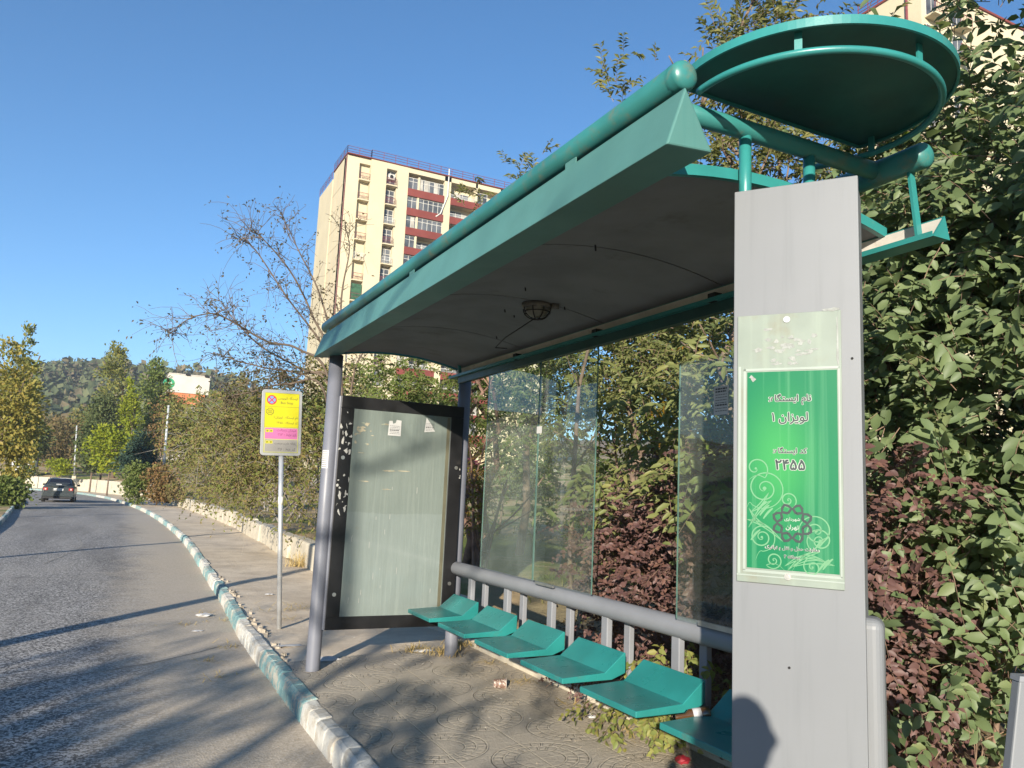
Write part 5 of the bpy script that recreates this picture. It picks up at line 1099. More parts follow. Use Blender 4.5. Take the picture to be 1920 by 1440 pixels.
# --- purple barberries
def barberry(loc,bl,n,label,seed,cl=90):
    g=np.random.default_rng(seed); o=thing('barberry_bush',label,'bush',loc,'purple barberry bushes behind the shelter')
    p,d=twigs_in(g,bl,n,cl,(.13,.13,.12),.45); d=nrmz(d+A3(-.5,-.4,.0)); foliage(g,o,m_barb,p,d,.24,12,.040,.66,.34,'full',.25,1.0,m_twig,.0022,alt=1.0)
    b=MB(); tips=[]
    for k in range(6): limb(b,g,(loc[0]+.15+g.normal()*.12,loc[1]+g.normal()*.2,.12),(g.normal()*.35+.2,g.normal()*.35,1),g.uniform(.3,.5),.006,1,tips,.2,5)
    b.build('branch',m_twig,o)
barberry((3.65,2.8,.15),[col(1645,2.55,850,1150,.17),col(1670,2.45,1000,1330,.16),col(1720,2.35,1150,1290,.09),col(1640,2.6,1150,1400,.14)],330,'purple-leaved barberry bush on the right of the tall grey plate',41,60)
barberry((3.7,4.0,.15),[((3.6,4.0,1.0),(.38,.55,.70)),((3.65,3.6,1.4),(.3,.4,.40))],800,'purple barberry bush in the open gap between the glass panes',42)
barberry((3.75,5.0,.15),[((3.6,5.0,.85),(.4,.55,.6)),((3.7,4.7,1.25),(.3,.4,.35))],700,'purple barberry bush behind the middle glass pane',43)
barberry((3.6,3.0,.15),[((3.55,3.0,.75),(.35,.5,.5))],420,'low purple barberry bush behind the sixth seat',44,60)
# --- pale green ash shrub behind the gap in the glass, dense dark growth behind it
def ash_shrub():
    g=np.random.default_rng(51); o=thing('ash_shrub','pale green pinnate-leaved shrub hanging through the gap between the glass panes','shrub',(4.2,4.6,.2))
    bl=[((3.75,4.35,1.72),(.5,.65,.36)),((3.55,3.9,1.55),(.3,.4,.28)),((4.1,4.9,2.2),(.6,.8,.5)),((3.5,5.0,1.5),(.2,.3,.25))]
    p,d=twigs_in(g,bl,240,45,(.16,.16,.12),.5); d=nrmz(d+A3(-.7,-.5,-.05)); foliage(g,o,m_ash,p,d,.30,9,.090,.40,.45,'full',.15,1.2,m_twig,.003,alt=1.1)
    bl=[((4.2,4.3,2.4),(.6,.8,.5)),((4.3,5.4,2.3),(.5,.6,.5)),((4.4,3.6,2.3),(.5,.6,.4))]
    p,d=twigs_in(g,bl,120,30,(.16,.16,.12),.5); foliage(g,o,m_ashy,p,d,.28,9,.07,.34,.5,'full',.1,.4,name='yellowing_foliage',alt=1.1)
    b=MB(); tips=[]
    for k in range(6): limb(b,g,(4.25+g.normal()*.1,4.6+g.normal()*.3,.15),(g.normal()*.25-.15,g.normal()*.3,1),g.uniform(1.0,1.5),.014,1,tips,.2,6)
    b.build('branch',m_twig,o)
ash_shrub()
def hedge_mass(name,label,cat,loc,bl,n,seed,mat_,L=.07,cl=120,ratio=.5,tl=.35,sp=.24,kind='fold',nl=10,trunks=(),tr=.03,th=2.5,grp=None,st=m_twig,dr=.3):
    g=np.random.default_rng(seed); o=thing(name,label,cat,loc,grp); p,d=twigs_in(g,bl,n,cl,(sp,sp,sp*.85),.4); d=nrmz(d+A3(-.35,-.3,.05)); foliage(g,o,mat_,p,d,tl,nl,L,ratio,dr,kind,.3,.8,st,.003)
    tips=[]
    for (x,y) in trunks: b=MB(); limb(b,g,(x,y,loc[2]-.1),(g.normal()*.08,g.normal()*.08,1),th*.75,tr,1,tips,.12,7); b.build('trunk',m_bark,o)
    return o
hedge_mass('dark_shrub','dark dense shrub in the shade behind the purple barberries','shrub',(5.0,3.6,.2),[((4.9,3.9,1.6),(.6,1.2,1.4)),((5.1,5.4,1.5),(.7,1.0,1.3)),((5.0,2.6,2.0),(.6,.8,1.6)),((4.9,4.6,3.0),(.7,1.3,.7))],950,61,m_dkg,.07,150,.5,.4,.26,trunks=((5,3.4),(5.1,4.6),(5.2,5.6)))
# --- trailing plants by the seats
def trailing(label,loc,bl,n,seed,zmin):
    g=np.random.default_rng(seed); o=thing('trailing_plant',label,'plant',loc,'trailing plants under the bench'); p,d=twigs_in(g,bl,n,26,(.06,.06,.05),.3); d=nrmz(d+A3(-.8,-.5,-.3)); foliage(g,o,m_hang,p,d,.17,8,.045,.62,.5,'full',.0,.4,m_twig,.002,alt=1.0,zmin=zmin)
trailing('green trailing plant spilling onto the tiles under the fifth seat',(3.1,4.1,.1),[((3.02,4.15,.24),(.14,.42,.12)),((2.9,4.2,.14),(.14,.3,.06))],75,71,.07)
trailing('yellow-green plant pushing up between the rail uprights behind the fifth seat',(3.05,3.55,.3),[((2.98,3.75,.52),(.12,.32,.14)),((2.97,3.25,.52),(.12,.18,.16))],85,72,.2)
o=hedge_mass('barberry_sprig','dark purple barberry sprig drooping onto the tiles below the fourth seat','plant',(3.1,4.75,.1),[((3.02,4.75,.28),(.09,.2,.14))],50,73,m_barb,.03,14,.62,.14,.06,nl=9)
# --- tall trees above the roof
def tall_tree(loc,bl,n,label,seed,mat_,L=.075,cl=110,ratio=.34,trunk=(),sp=.2,name='tall_tree',cat='tree',nl=12,tl=.32):
    g=np.random.default_rng(seed); o=thing(name,label,cat,loc); p,d=twigs_in(g,bl,n,cl,(sp,sp,sp),.3); foliage(g,o,mat_,p,d,tl,nl,L,ratio,.25,'fold',.55,.7,m_twig,.003,alt=.9,name='crown')
    tips=[]
    for (x,y,h,r_) in trunk: 
        b=MB(); pts=[Vector((x+g.normal()*.05*i,y+g.normal()*.05*i,loc[2]-.1+h*i/6)) for i in range(7)]; b.tube(pts,list(np.linspace(r_,r_*.25,7)),10)
        for i in range(2,7):
            for q in range(2): limb(b,g,pts[i],(g.normal(),g.normal(),.9),h*.09,r_*.22,0,tips,.2,5)
        b.build('trunk',m_bark2 if 'red' in label else m_bark,o)
tall_tree((4.9,5.2,.2),[col(1410,5.4,-60,330,.36),col(1360,5.6,80,200,.10),col(1465,5.3,-80,300,.30),col(1400,5.2,250,430,.7),col(1310,5.4,250,330,.22)],640,'tall slender tree with narrow leaves rising above the shelter roof near the round canopy',81,m_tall,.075,130,.36,((4.75,5.2,5.2,.05),(4.95,5.5,6.4,.055),(5.2,5.0,5.0,.045)),sp=.13)
tall_tree((4.6,6.6,.2),[col(1190,6.6,105,170,.22),col(1150,6.7,185,205,.16)],15,'leafy shoot poking up just above the gutter tube left of the round canopy',82,m_tall,.085,12,.34,((4.05,6.6,5.0,.03),),sp=.09)
tall_tree((6.4,12.4,.3),[col(1010,12.4,262,300,.28),col(985,12.6,300,345,.34),col(960,12.4,330,420,.4),col(915,12.6,352,400,.3),col(940,12.2,420,560,.9)],150,'feathery tree top showing over the roof edge beside the apartment block',83,m_tall,.11,40,.26,((6.4,12.4,6.6,.08),),sp=.15)
tall_tree((6.0,8.5,.2),[col(1250,8.6,340,600,1.0),col(1120,9.0,560,760,1.0),col(1210,7.6,560,820,.7),col(1330,7.0,480,760,.6)],520,'green tree with yellowing leaves behind the glass under the roof',84,m_ash,.085,110,.36,((5.9,8.4,4.0,.06),(6.6,7.6,3.6,.05)),sp=.22)
tall_tree((5.0,3.3,.2),[col(1640,3.7,230,380,.3),col(1690,3.5,250,560,.40),col(1650,3.7,480,800,.45),col(1740,3.3,120,500,.45),col(1800,3.2,200,600,.45)],620,'tall yellowish-green shrub between the grey plate and the broad-leaved shrub',88,m_tall,.065,150,.40,((4.9,3.6,3.2,.03),(4.9,3.2,3.4,.03)),sp=.17,name='tall_shrub',cat='shrub')
tall_tree((6.3,8.6,.2),[col(1180,8.6,540,800,.75),col(1250,8.4,520,800,.75),col(1320,8.2,480,800,.7),col(1140,9.4,560,860,.7)],620,'dense green tree filling the gap between the glass panes',89,m_ash,.085,120,.40,((6.1,8.6,3.4,.06),(6.8,8.2,3.4,.05)),sp=.24)
# --- trees seen past and through the advertising case end
tall_tree((4.9,12.6,.4),[col(700,12.8,640,760,.85),col(770,12.4,665,760,.8),col(830,12.0,690,790,.6),col(740,14,720,900,1.2)],560,'bushy green tree behind the black advertising case',85,m_midg,.075,110,.42,((4.4,12.9,2.6,.07),(5.1,12.4,2.4,.06)),sp=.24)
tall_tree((5.2,10.6,.4),[col(885,10.6,700,830,.35),col(900,11.0,640,760,.5),col(960,10.6,690,830,.9),col(1030,10.5,640,900,.7)],420,'green tree with two reddish trunks right of the rear shelter post',86,m_midg,.08,90,.40,((4.62,10.6,3.2,.075),(4.80,10.4,3.2,.065),(5.25,11.2,3.3,.08)),sp=.22)
g=np.random.default_rng(87); o=thing('crape_myrtle','small shrub with yellow-green leaves and pink flowers right of the rear shelter post','shrub',(4.55,9.9,.3))
p,d=twigs_in(g,[col(900,9.9,840,960,.30),col(890,9.9,900,1010,.2)],170,34,(.1,.1,.1),.3); foliage(g,o,m_crape,p,d,.22,9,.05,.5,.2,'fold',.4,.4,m_twig,.003)
p,d=twigs_in(g,[col(893,9.8,832,850,.16),col(905,9.8,850,890,.2)],9,0,.05,.3); foliage(g,o,m_pinkf,p,d,.09,10,.03,.8,.0,'fold',.9,.2,name='flowers')
for k in range(4): b=MB(); limb(b,g,(4.55+g.normal()*.08,9.9+g.normal()*.1,.25),(g.normal()*.15,g.normal()*.15,1),1.5,.025,1,[],.15,6); b.build('trunk',m_bark2,o)
# shrubs low behind the glass, far side of the lawn
hedge_mass('far_hedge','green hedge at the back of the lawn seen through the left glass pane','hedge',(8.5,17,.6),[((7.5,16.5,1.4),(1.2,1.5,.9)),((9.5,16,1.6),(1.5,1.5,1.1)),((11.5,15,1.8),(1.5,1.6,1.3)),((13.5,14,2.0),(1.5,1.6,1.6))],700,91,m_midg,.12,90,.5,.5,.4,trunks=((8,16.5),(10,16),(12,15)),th=1.4)
hedge_mass('far_hedge','tall dark trees and hedge behind the shrubs at the far right','hedge',(10,8,.6),[((9,9.5,2.4),(1.2,1.4,2.0)),((9.5,6.5,2.6),(1.4,1.5,2.4)),((9.5,3.5,2.8),(1.4,1.6,2.6)),((8.2,1,2.6),(1.2,1.6,2.6)),((7.5,-1.0,2.6),(1.2,1.6,2.6)),((6.2,.9,2.0),(.8,1.4,1.8)),((6.6,3.0,2.2),(.7,1.2,1.9))],1500,92,m_dkg,.11,170,.5,.5,.38,trunks=((9,9),(9.5,6),(9.4,3.2),(8,.6)),th=3)
hedge_mass('back_hedge','dense tall green hedge closing the view behind the glass back','hedge',(7.6,8.6,.4),[col(1130,10.5,560,800,1.2),col(1200,10.2,520,900,1.1),col(1280,9.8,500,900,1.1),col(1350,9.4,470,900,1.1),col(1050,11.5,600,760,1.0)],1100,94,m_tall,.10,170,.45,.5,.34,trunks=((7.0,10.2),(7.8,9.6),(8.6,9.2)),th=3.0)
hedge_mass('lawn_bush','low green bush on the lawn behind the second glass pane','bush',(6.2,8.2,.35),[((6.0,8.0,.7),(.5,.6,.45))],200,93,m_midg,.06,40,.5,.25,.16)
# --- tangled bush overhanging the wall, and the sparse tree above it
def tangle(loc,bl,n,label,seed,mat_,L=.055,cl=160,tw=260,name='tangled_bush'):
    g=np.random.default_rng(seed); o=thing(name,label,'bush',loc); p,d=twigs_in(g,bl,n,cl,(.30,.30,.24),.35); foliage(g,o,mat_,p,d,.5,8,L,.55,.55,'fold',.25,.3,m_twig,.004)
    A,dd=twigs_in(g,bl,tw,0,.3,.3); B=A+nrmz(dd+g.normal(size=A.shape)*.6+A3(0,0,.1))*g.uniform(.5,1.3,(tw,1)); stems('branch',A,B,np.full(tw,.007),m_greystem,o,(A+B)/2+A3(0,0,.12))
    b=MB(); tips=[]
    for k in range(5): limb(b,g,(loc[0]+g.normal()*.3,loc[1]+g.normal()*.3,loc[2]-.1),(g.normal()*.5,g.normal()*.5,1),1.8,.035,2,tips,.25,6)
    b.build('trunk',m_greystem,o)
tangle((5.0,18.5,.5),[col(540,17.5,700,920,1.2),col(475,18.5,740,915,1.05),col(580,16,800,960,.7),col(425,19.5,790,900,.9),col(480,17.6,880,955,.45),col(610,17,650,820,.9)],1500,'big tangled olive-brown bush overhanging the low wall behind the bus sign',101,m_olive,.085,240,200)
tangle((5.2,30,.6),[col(415,30,745,900,1.6),col(372,31,790,900,.9),col(450,29,730,880,1.6)],620,'brownish tangled bush farther along the wall left of the bus sign',102,m_olive,.13,130,110)
tangle((4.5,24,.5),[col(415,24,870,925,.6),col(385,25,880,920,.45)],240,'low thin brown bush leaning over the wall top',103,m_olive,.075,40,60)
def sparse_tree():
    g=np.random.default_rng(111); y0=15.0; o=thing('sparse_tree','nearly bare spreading tree with few dry leaves against the sky left of the shelter','tree',(4.0,15.5,.45)); b=MB(); tips=[]
    guides=[[(650,880),(622,700),(585,590),(545,510),(495,450),(470,432)],[(650,880),(618,720),(560,655),(500,640),(430,600),(395,588),(350,600),(322,628)],[(650,880),(630,700),(602,560),(560,470),(530,405)],[(650,880),(622,740),(560,690),(490,650),(440,600),(410,560)],[(650,880),(640,690),(640,560),(655,470),(648,430)],[(650,880),(640,720),(600,640),(540,560),(480,470),(455,452)],[(650,880),(628,730),(560,700),(500,690),(440,675),(400,660)],[(650,880),(660,720),(700,640),(745,590)],[(650,880),(610,740),(540,720),(470,735),(420,745)]]
    leafP=[];leafD=[]
    def leaves(q,d,n):
        for _ in range(n): leafP.append(np.array(q)+g.normal(size=3)*.05); leafD.append(np.array(d)+g.normal(size=3)*.9+A3(0,0,-.5))
    for gi,G in enumerate(guides):
        dy=g.uniform(-.9,1.2); C=[at(px,py,y0+dy*i/5*1.0) for i,(px,py) in enumerate(G)]; C[0]=Vector((4.05+g.normal()*.1,15.4,.35))
        P=[Vector(p) for p in smooth3(C,7)]; n=len(P); b.tube(P,[.026*(1-i/n)**.9+.0035 for i in range(n)],7)
        for i in range(int(n*.35),n):
            for q in range(3):
                if g.random()<.52:
                    t=(P[min(i+1,n-1)]-P[i-1]).normalized(); d=(t*.8+Vector(g.normal(size=3)*.75)+Vector((0,0,.12))).normalized(); l=g.uniform(.22,.72); p=P[i]; pts=[p]
                    for s in range(4): d=(d+Vector(g.normal(size=3)*.22)).normalized(); pts.append(pts[-1]+d*l/4)
                    b.tube(pts,[.008,.0065,.005,.004,.003],4,cap=False)
                    for s in range(1,5):
                        low=(p.z<3.9)
                        if g.random()<(.7 if low else .30): leaves(pts[s],d,g.integers(2,7) if low else g.integers(1,4))
                        if g.random()<.55:
                            d2=(d+Vector(g.normal(size=3)*.9)).normalized(); e=pts[s]+d2*g.uniform(.12,.4); b.tube([pts[s],pts[s].lerp(e,.5)+Vector((0,0,.02)),e],[.004,.0032,.0025],4,cap=False); leaves(e,d2,g.integers(1,4) if low or g.random()<.5 else 0)
    b.build('branch',M('dark_brown_twig',(.115,.085,.062),.9,.25,12),o); P=np.array(leafP);D=np.array(leafD); N=g.normal(size=P.shape)+A3(0,0,.8); L=g.uniform(.045,.08,len(P)); leafmesh('crown',P,D,N,L,L*.5,m_dryl,o,'fold')
    print('sparse leaves',len(P))
def smooth3(C,n):
    out=[]; C=[np.array(c) for c in C]
    for i in range(len(C)-1):
        p0=C[max(i-1,0)];p1=C[i];p2=C[i+1];p3=C[min(i+2,len(C)-1)]
        for t in np.arange(n)/n: out.append(.5*((2*p1)+(-p0+p2)*t+(2*p0-5*p1+4*p2-p3)*t*t+(-p0+3*p1-3*p2+p3)*t**3))
    out.append(C[-1]); return out
sparse_tree()
# small weeds on the slope behind the wall
hedge_mass('weed','small bright green weed on the dry slope right of the sign pole','weed',(4.6,17.2,.5),[((4.55,16.9,.62),(.10,.1,.14))],16,112,m_midg,.08,0,.5,.18,.1)
# --- far vegetation along the bend
def far_tree(label,px,y,ytop,ybot,wpx,mat_,seed,shape='round',n=2600,name='broad_tree',cat='tree',group='trees along the far bend',leaf=None,trunk=True,base=None,mat2=None):
    g=np.random.default_rng(seed); top=at(px,ytop,y); bot=at(px,ybot,y); base=base or Vector((bot.x,y,park_or(bot.x,y))); h=top.z-bot.z; w_=wpx/FPX*(y*fw.y+bot.x*fw.x)/2
    o=thing(name,label,cat,(base.x,y,base.z),group); leaf=leaf or max(.16,h*.035)
    ncl=int(26+n/40); u=g.random(ncl); 
    if shape=='poplar': rr_=w_*np.clip(np.sin(PI*np.clip(u*.86+.10,0,1))**.75,.08,1)
    elif shape=='cone': rr_=w_*(1.05-u)*.98
    else: rr_=w_*np.sqrt(np.clip(1-(2*u-1)**2,.12,1))
    a=g.uniform(0,2*PI,ncl); q=np.sqrt(g.random(ncl))*.85; cx_=bot.x+(top.x-bot.x)*u
    C=np.c_[cx_+rr_*q*np.cos(a),y+rr_*q*np.sin(a),bot.z+h*u]
    k=g.choice(ncl,n,p=(lambda z:z/z.sum())(rr_**1.6+.02*w_)); sp=np.maximum(.14*w_,rr_[k]*.26)
    flat=.42 if shape=='cone' else .8
    P=C[k]+g.normal(size=(n,3))*np.c_[sp,sp,sp*flat]; P[:,2]=np.clip(P[:,2],bot.z-.1,top.z+h*.03)
    out=P-np.c_[cx_[k],np.full(n,y),P[:,2]*0+bot.z+h*.5]; D=nrmz(out*A3(1,1,.4)+g.normal(size=(n,3))*.8*w_+A3(0,0,.15 if shape!='cone' else -.2)*w_); N=nrmz(g.normal(size=(n,3))*.7+A3(0,0,.8)-A3(sd.x,sd.y,0)*.5); L=leaf*g.uniform(.6,1.4,n)
    leafmesh('crown',P,D,N,L,L*(.62 if shape!='cone' else .3),mat_,o,'quad')
    if trunk:
        b=MB(); tr_=max(.05,h*.014); pts=[Vector((base.x+(bot.x-base.x)*t,y,base.z-.2+(bot.z+h*.75-base.z+.2)*t)) for t in np.linspace(0,1,6)]; b.tube(pts,list(np.linspace(tr_*1.4,tr_*.3,6)),8); tips=[]
        for i in range(5): limb(b,g,pts[g.integers(2,5)],(g.normal(),g.normal(),1.2),h*.25,tr_*.35,0,tips,.2,4)
        b.build('trunk',m_bark,o)
    return o
def park_or(x,y):
    d=np.hypot(wl[:,0]-x,wl[:,1]-y); i=int(np.argmin(d)); t=wl[min(i+1,len(wl)-1)]-wl[max(i-1,0)]; s_=t[1]*(x-wl[i][0])-t[0]*(y-wl[i][1]); return park_z(x,y) if s_>0 else 0.0
FT=far_tree
FT('yellowing poplar with bare lower trunk at the left edge beyond the kerb',22,46,640,905,95,m_popy,201,'poplar',5200,'poplar',leaf=.20,base=Vector((-5.9,46,0)))
FT('taller green-tipped poplar leaning at the left edge behind the yellowing one',50,50,600,860,50,m_pop,202,'poplar',2600,'poplar',leaf=.20,base=Vector((-6.3,50,0)))
FT('pale grey-green poplar rising above the hill line left of centre',217,96,640,850,62,m_pop,203,'poplar',4200,'poplar',leaf=.32)
FT('narrow lime green poplar between two darker poplars',243,84,708,850,32,m_lime,204,'poplar',2600,'poplar',leaf=.24)
FT('broad green poplar left of the white building',293,88,673,850,66,m_midg,205,'poplar',5200,'poplar',leaf=.30)
FT('bright lime-yellow tree beside the dark conifer',205,72,800,885,72,m_lime,206,'round',2400,'lime_tree',leaf=.26)
FT('dark blue-green conifer with layered boughs behind the rusty bush',264,60,808,884,82,m_spru,207,'cone',3200,'conifer',leaf=.34)
FT('dark green round tree left of the lime-yellow tree',172,84,795,885,48,m_dkg,208,'round',2200,leaf=.3)
FT('dark green tree below the pale poplar',195,92,740,840,60,m_dkg,209,'round',2600,leaf=.32)
FT('small bright green tree by the far bend above the car',112,88,862,888,46,m_lime,210,'round',900,'sapling',leaf=.24)
FT('dark spreading pine in front of the white shed',48,96,795,865,70,m_dkg,211,'round',1700,'pine_tree',leaf=.34)
FT('dark small pine right of the white shed',72,99,790,862,40,m_dkg,212,'round',1100,'pine_tree',leaf=.34)
FT('tan dry tree above the far lamp post',120,112,790,875,100,m_tan,213,'round',3000,leaf=.36)
FT('tan and olive tree behind the car to the left',90,118,780,870,90,m_tan,214,'round',2600,leaf=.38)
FT('brownish tree between the far lamp post and the dark tree',160,116,765,860,70,m_olive,215,'round',2400,leaf=.38)
FT('olive tree in front of the white building',335,76,748,890,70,m_olive,216,'round',3400,leaf=.26)
FT('dark olive tree right of the white building',385,84,735,880,90,m_olive,217,'round',3600,leaf=.28)
FT('bare grey-brown tree in front of the broad green poplar',300,72,740,860,48,m_rust,218,'round',500,'bare_tree',leaf=.2)
FT('rusty orange tree below the white building',325,100,735,800,50,m_rust,219,'round',900,leaf=.3)
FT('olive-green tree behind the tangled bushes',440,70,735,880,110,m_midg,220,'round',3600,leaf=.26)
FT('green tree farther behind the tangled bushes towards the apartment block',520,62,740,900,120,m_olive,221,'round',3600,leaf=.26)
FT('green tree at the foot of the apartment block',610,60,720,900,120,m_midg,222,'round',3600,leaf=.26)
for i,(px,y,t,bt,wd,mt) in enumerate(((690,46,690,930,170,m_midg),(800,44,720,960,150,m_midg),(980,40,690,960,150,m_dkg))): FT(('leafy tree behind the left half of the advertising case','leafy tree behind the right half of the advertising case','dark tree deep behind the left glass pane')[i],px,y,t,bt,wd,mt,230+i,'round',4200,leaf=.24,group='trees deep in the park')
# bushes by the wall
FT('green bush at the gap in the wall beside the far kerb',258,50,868,942,56,m_midg,241,'round',2600,'kerbside_bush','bush','bushes at the gap in the wall',leaf=.16,trunk=False,base=Vector((2.2,50,.05)))
FT('rusty red-brown bush beside the green one at the gap in the wall',300,49,872,940,58,m_rust,242,'round',2400,'kerbside_bush','bush','bushes at the gap in the wall',leaf=.16,trunk=False,base=Vector((3.4,49,.2)))
FT('low straw-coloured bush at the end of the near wall',328,47,905,940,36,m_tan,243,'round',900,'kerbside_bush','bush','bushes at the gap in the wall',leaf=.14,trunk=False,base=Vector((4.0,47,.3)))
FT('small round bush on the far bank right of the white shed',50,92,874,892,34,m_midg,244,'round',700,'round_bush','bush',None,leaf=.2,trunk=False)
FT('overgrown green bush spilling over the left kerb',14,43,898,955,75,m_midg,245,'round',3000,'kerb_bush','bush',None,leaf=.17,trunk=False,base=Vector((-5.0,43,0)))
# --- trees outside the picture on the left: they throw the dappled shade
def shade_tree(x,y,zc,rx,rz_,n,seed,label):
    g=np.random.default_rng(seed); o=thing('street_tree',label,'tree',(x,y,0),'street trees on the left verge'); bl=[((x,y,zc),(rx,rx,rz_))]; p,d=twigs_in(g,bl,n,max(12,n//9),(.3,.3,.25),.2); foliage(g,o,m_midg,p,d,.5,9,.12,.5,.3,'fold',.3,.3,m_twig,.004,name='crown')
    b=MB(); tips=[]; b.tube([(x,y,-.2),(x+.05,y,zc*.4),(x,y+.05,zc)],[.075,.065,.03],10)
    for k in range(7): limb(b,g,(x,y,zc*g.uniform(.5,.9)),(g.normal(),g.normal(),.8),rx*1.1,.04,1,tips,.2,5)
    b.build('trunk',m_bark,o)
shade_tree(-7.6,-6.2,7.55,1.7,.95,190,303,'taller street tree with thin crown on the left verge')
shade_tree(-8.3,-4.4,3.1,1.6,.8,330,302,'small street tree on the left verge behind the photographer')
shade_tree(-4.3,-3.2,2.75,.8,.4,42,304,'slender sapling on the left verge beside the photographer')
# --- distant wooded hills
def hills():
    g=np.random.default_rng(401)
    ridge=[(-260,640),(-60,700),(30,690),(75,683),(110,676),(160,679),(205,680),(250,686),(300,705),(345,700),(390,704),(430,712),(475,728),(520,745),(600,760),(720,770),(900,790),(1200,800),(1500,800)]
    D0=430.0; xs_=[];zs_=[]
    for px,py in ridge: q=at(px,py,D0); xs_.append(q.x); zs_.append(q.z-10)
    xs_=np.array(xs_);zs_=np.array(zs_)
    def hz(x,y):
        z=np.interp(x*D0/np.maximum(y,1),xs_,zs_); t=np.clip((y-150)/(D0-150),0,1); f=t*t*(3-2*t); f=np.where(y>D0,1-np.clip((y-D0)/260,0,1)*.7,f)
        return 2+(z-2)*f+ (2.6*np.sin(x*.045+y*.02)+2.0*np.sin(x*.021-y*.05))*np.clip((y-170)/120,0,1)*np.clip((D0+20-y)/90,.15,1)-1.5
    X=np.linspace(-420,700,170); Yy=np.linspace(135,680,90); b=MB(); b.grid([[(x,y,float(hz(x,y))) for x in X] for y in Yy])
    m,nt=ntree('dry_hillside'); q=NT(nt); v=q.coord(); c=q.mix(q.step(q.noise(v,.035,6,.6),.42,.6),(.24,.175,.105),(.13,.125,.06)); q.out(q.bsdf(c,.95,0,.1))
    tag(b.build('hills',m,recalc=False),kind='structure')
    n=9500; y=150+(D0+25-150)*g.random(n)**.75; x=g.uniform(-.16,.30,n)*y; keep=np.ones(n,bool)
    cl=np.sin(x*.05+1.3)+np.sin(y*.037+x*.02)+g.normal(size=n)*.8; keep=cl>-1.25; x,y=x[keep],y[keep]; n=len(x); z=hz(x,y)
    # the bare clearing on the slope
    a=at(160,760,330); dd=np.hypot((x-a.x)/11,(y-335)/26); k=(dd>1)|(g.random(n)<.15); x,y,z=x[k],y[k],z[k]; n=len(x)
    for mt,sel,lab in ((m_hillg,g.random(n)<.62,'wooded_slope'),(m_hillo,None,'dry_wooded_slope')):
        if sel is not None: s1=sel
        idx=np.where(s1)[0] if sel is not None else np.where(~s1)[0]; m_=len(idx); kq=26
        hgt=np.clip(g.lognormal(1.5,.45,m_),2,11); wd=hgt*g.uniform(.30,.55,m_); u=nrmz(g.normal(size=(m_*kq,3)))*(g.random((m_*kq,1))**.4)
        P=np.repeat(np.c_[x[idx],y[idx],z[idx]+hgt*.5],kq,0)+u*np.repeat(np.c_[wd,wd,hgt*.55],kq,0); D=nrmz(u+g.normal(size=u.shape)*.5); N=nrmz(u+A3(0,0,.5)+g.normal(size=u.shape)*.3); L=np.repeat(hgt,kq)*g.uniform(.18,.38,m_*kq)
        tag(leafmesh(lab,P-D*L[:,None]*.5,D,N,L,L*.8,mt,None,'quad',curl=.1),kind='stuff')
m_hillg=LEAF('hill_tree_green',[(.10,.128,.062),(.135,.16,.078),(.17,.18,.09)],.15,.8,.1); m_hillo=LEAF('hill_tree_olive',[(.19,.17,.095),(.24,.19,.115),(.15,.155,.08)],.15,.8,.1)
hills()
# ground cover: leaf litter in the bed, grass on the park slope
g=np.random.default_rng(501); n=5200; x=g.uniform(3.25,6.5,n); y=g.uniform(-1,7.4,n); P=np.c_[x,y,.17+.035*(x-3.3)+g.random(n)*.03]; D=np.c_[g.normal(size=(n,2)),g.normal(size=n)*.3]; N=np.c_[g.normal(size=(n,2))*.4,np.ones(n)]; L=g.uniform(.02,.055,n)
tag(leafmesh('leaf_litter',P,D,N,L,L*.55,LEAF('dead_leaf',[(.16,.10,.05),(.24,.16,.08),(.11,.07,.04)],.15,.8,.15),None,'fold'),kind='stuff')
n=26000; i=g.integers(0,len(wl)-40,n); d_=g.exponential(4.5,n)+.35; T=np.gradient(wl,axis=0); T/=np.linalg.norm(T,axis=1)[:,None]; Q=wl[i]+np.c_[T[i,1],-T[i,0]]*d_[:,None]+g.normal(size=(n,2))*.15
nz=np.sin(Q[:,0]*1.1+2*np.sin(Q[:,1]*.35))+np.sin(Q[:,1]*.7+Q[:,0]*.4); k=(nz>.1)&(Q[:,1]<80); Q=Q[k]; n=len(Q); Z=np.array([park_z(a,c) for a,c in Q])
P=np.c_[Q,Z-.01]; D=np.c_[g.normal(size=(n,2))*.45,np.ones(n)]; N=np.c_[g.normal(size=(n,2)),np.full(n,.2)]; L=g.uniform(.05,.13,n)
tag(leafmesh('grass',P,D,N,L,L*.16,LEAF('grass_blade',[(.12,.16,.035),(.20,.21,.06),(.30,.25,.10)],.35,.7,.15),None,'quad'),kind='stuff')
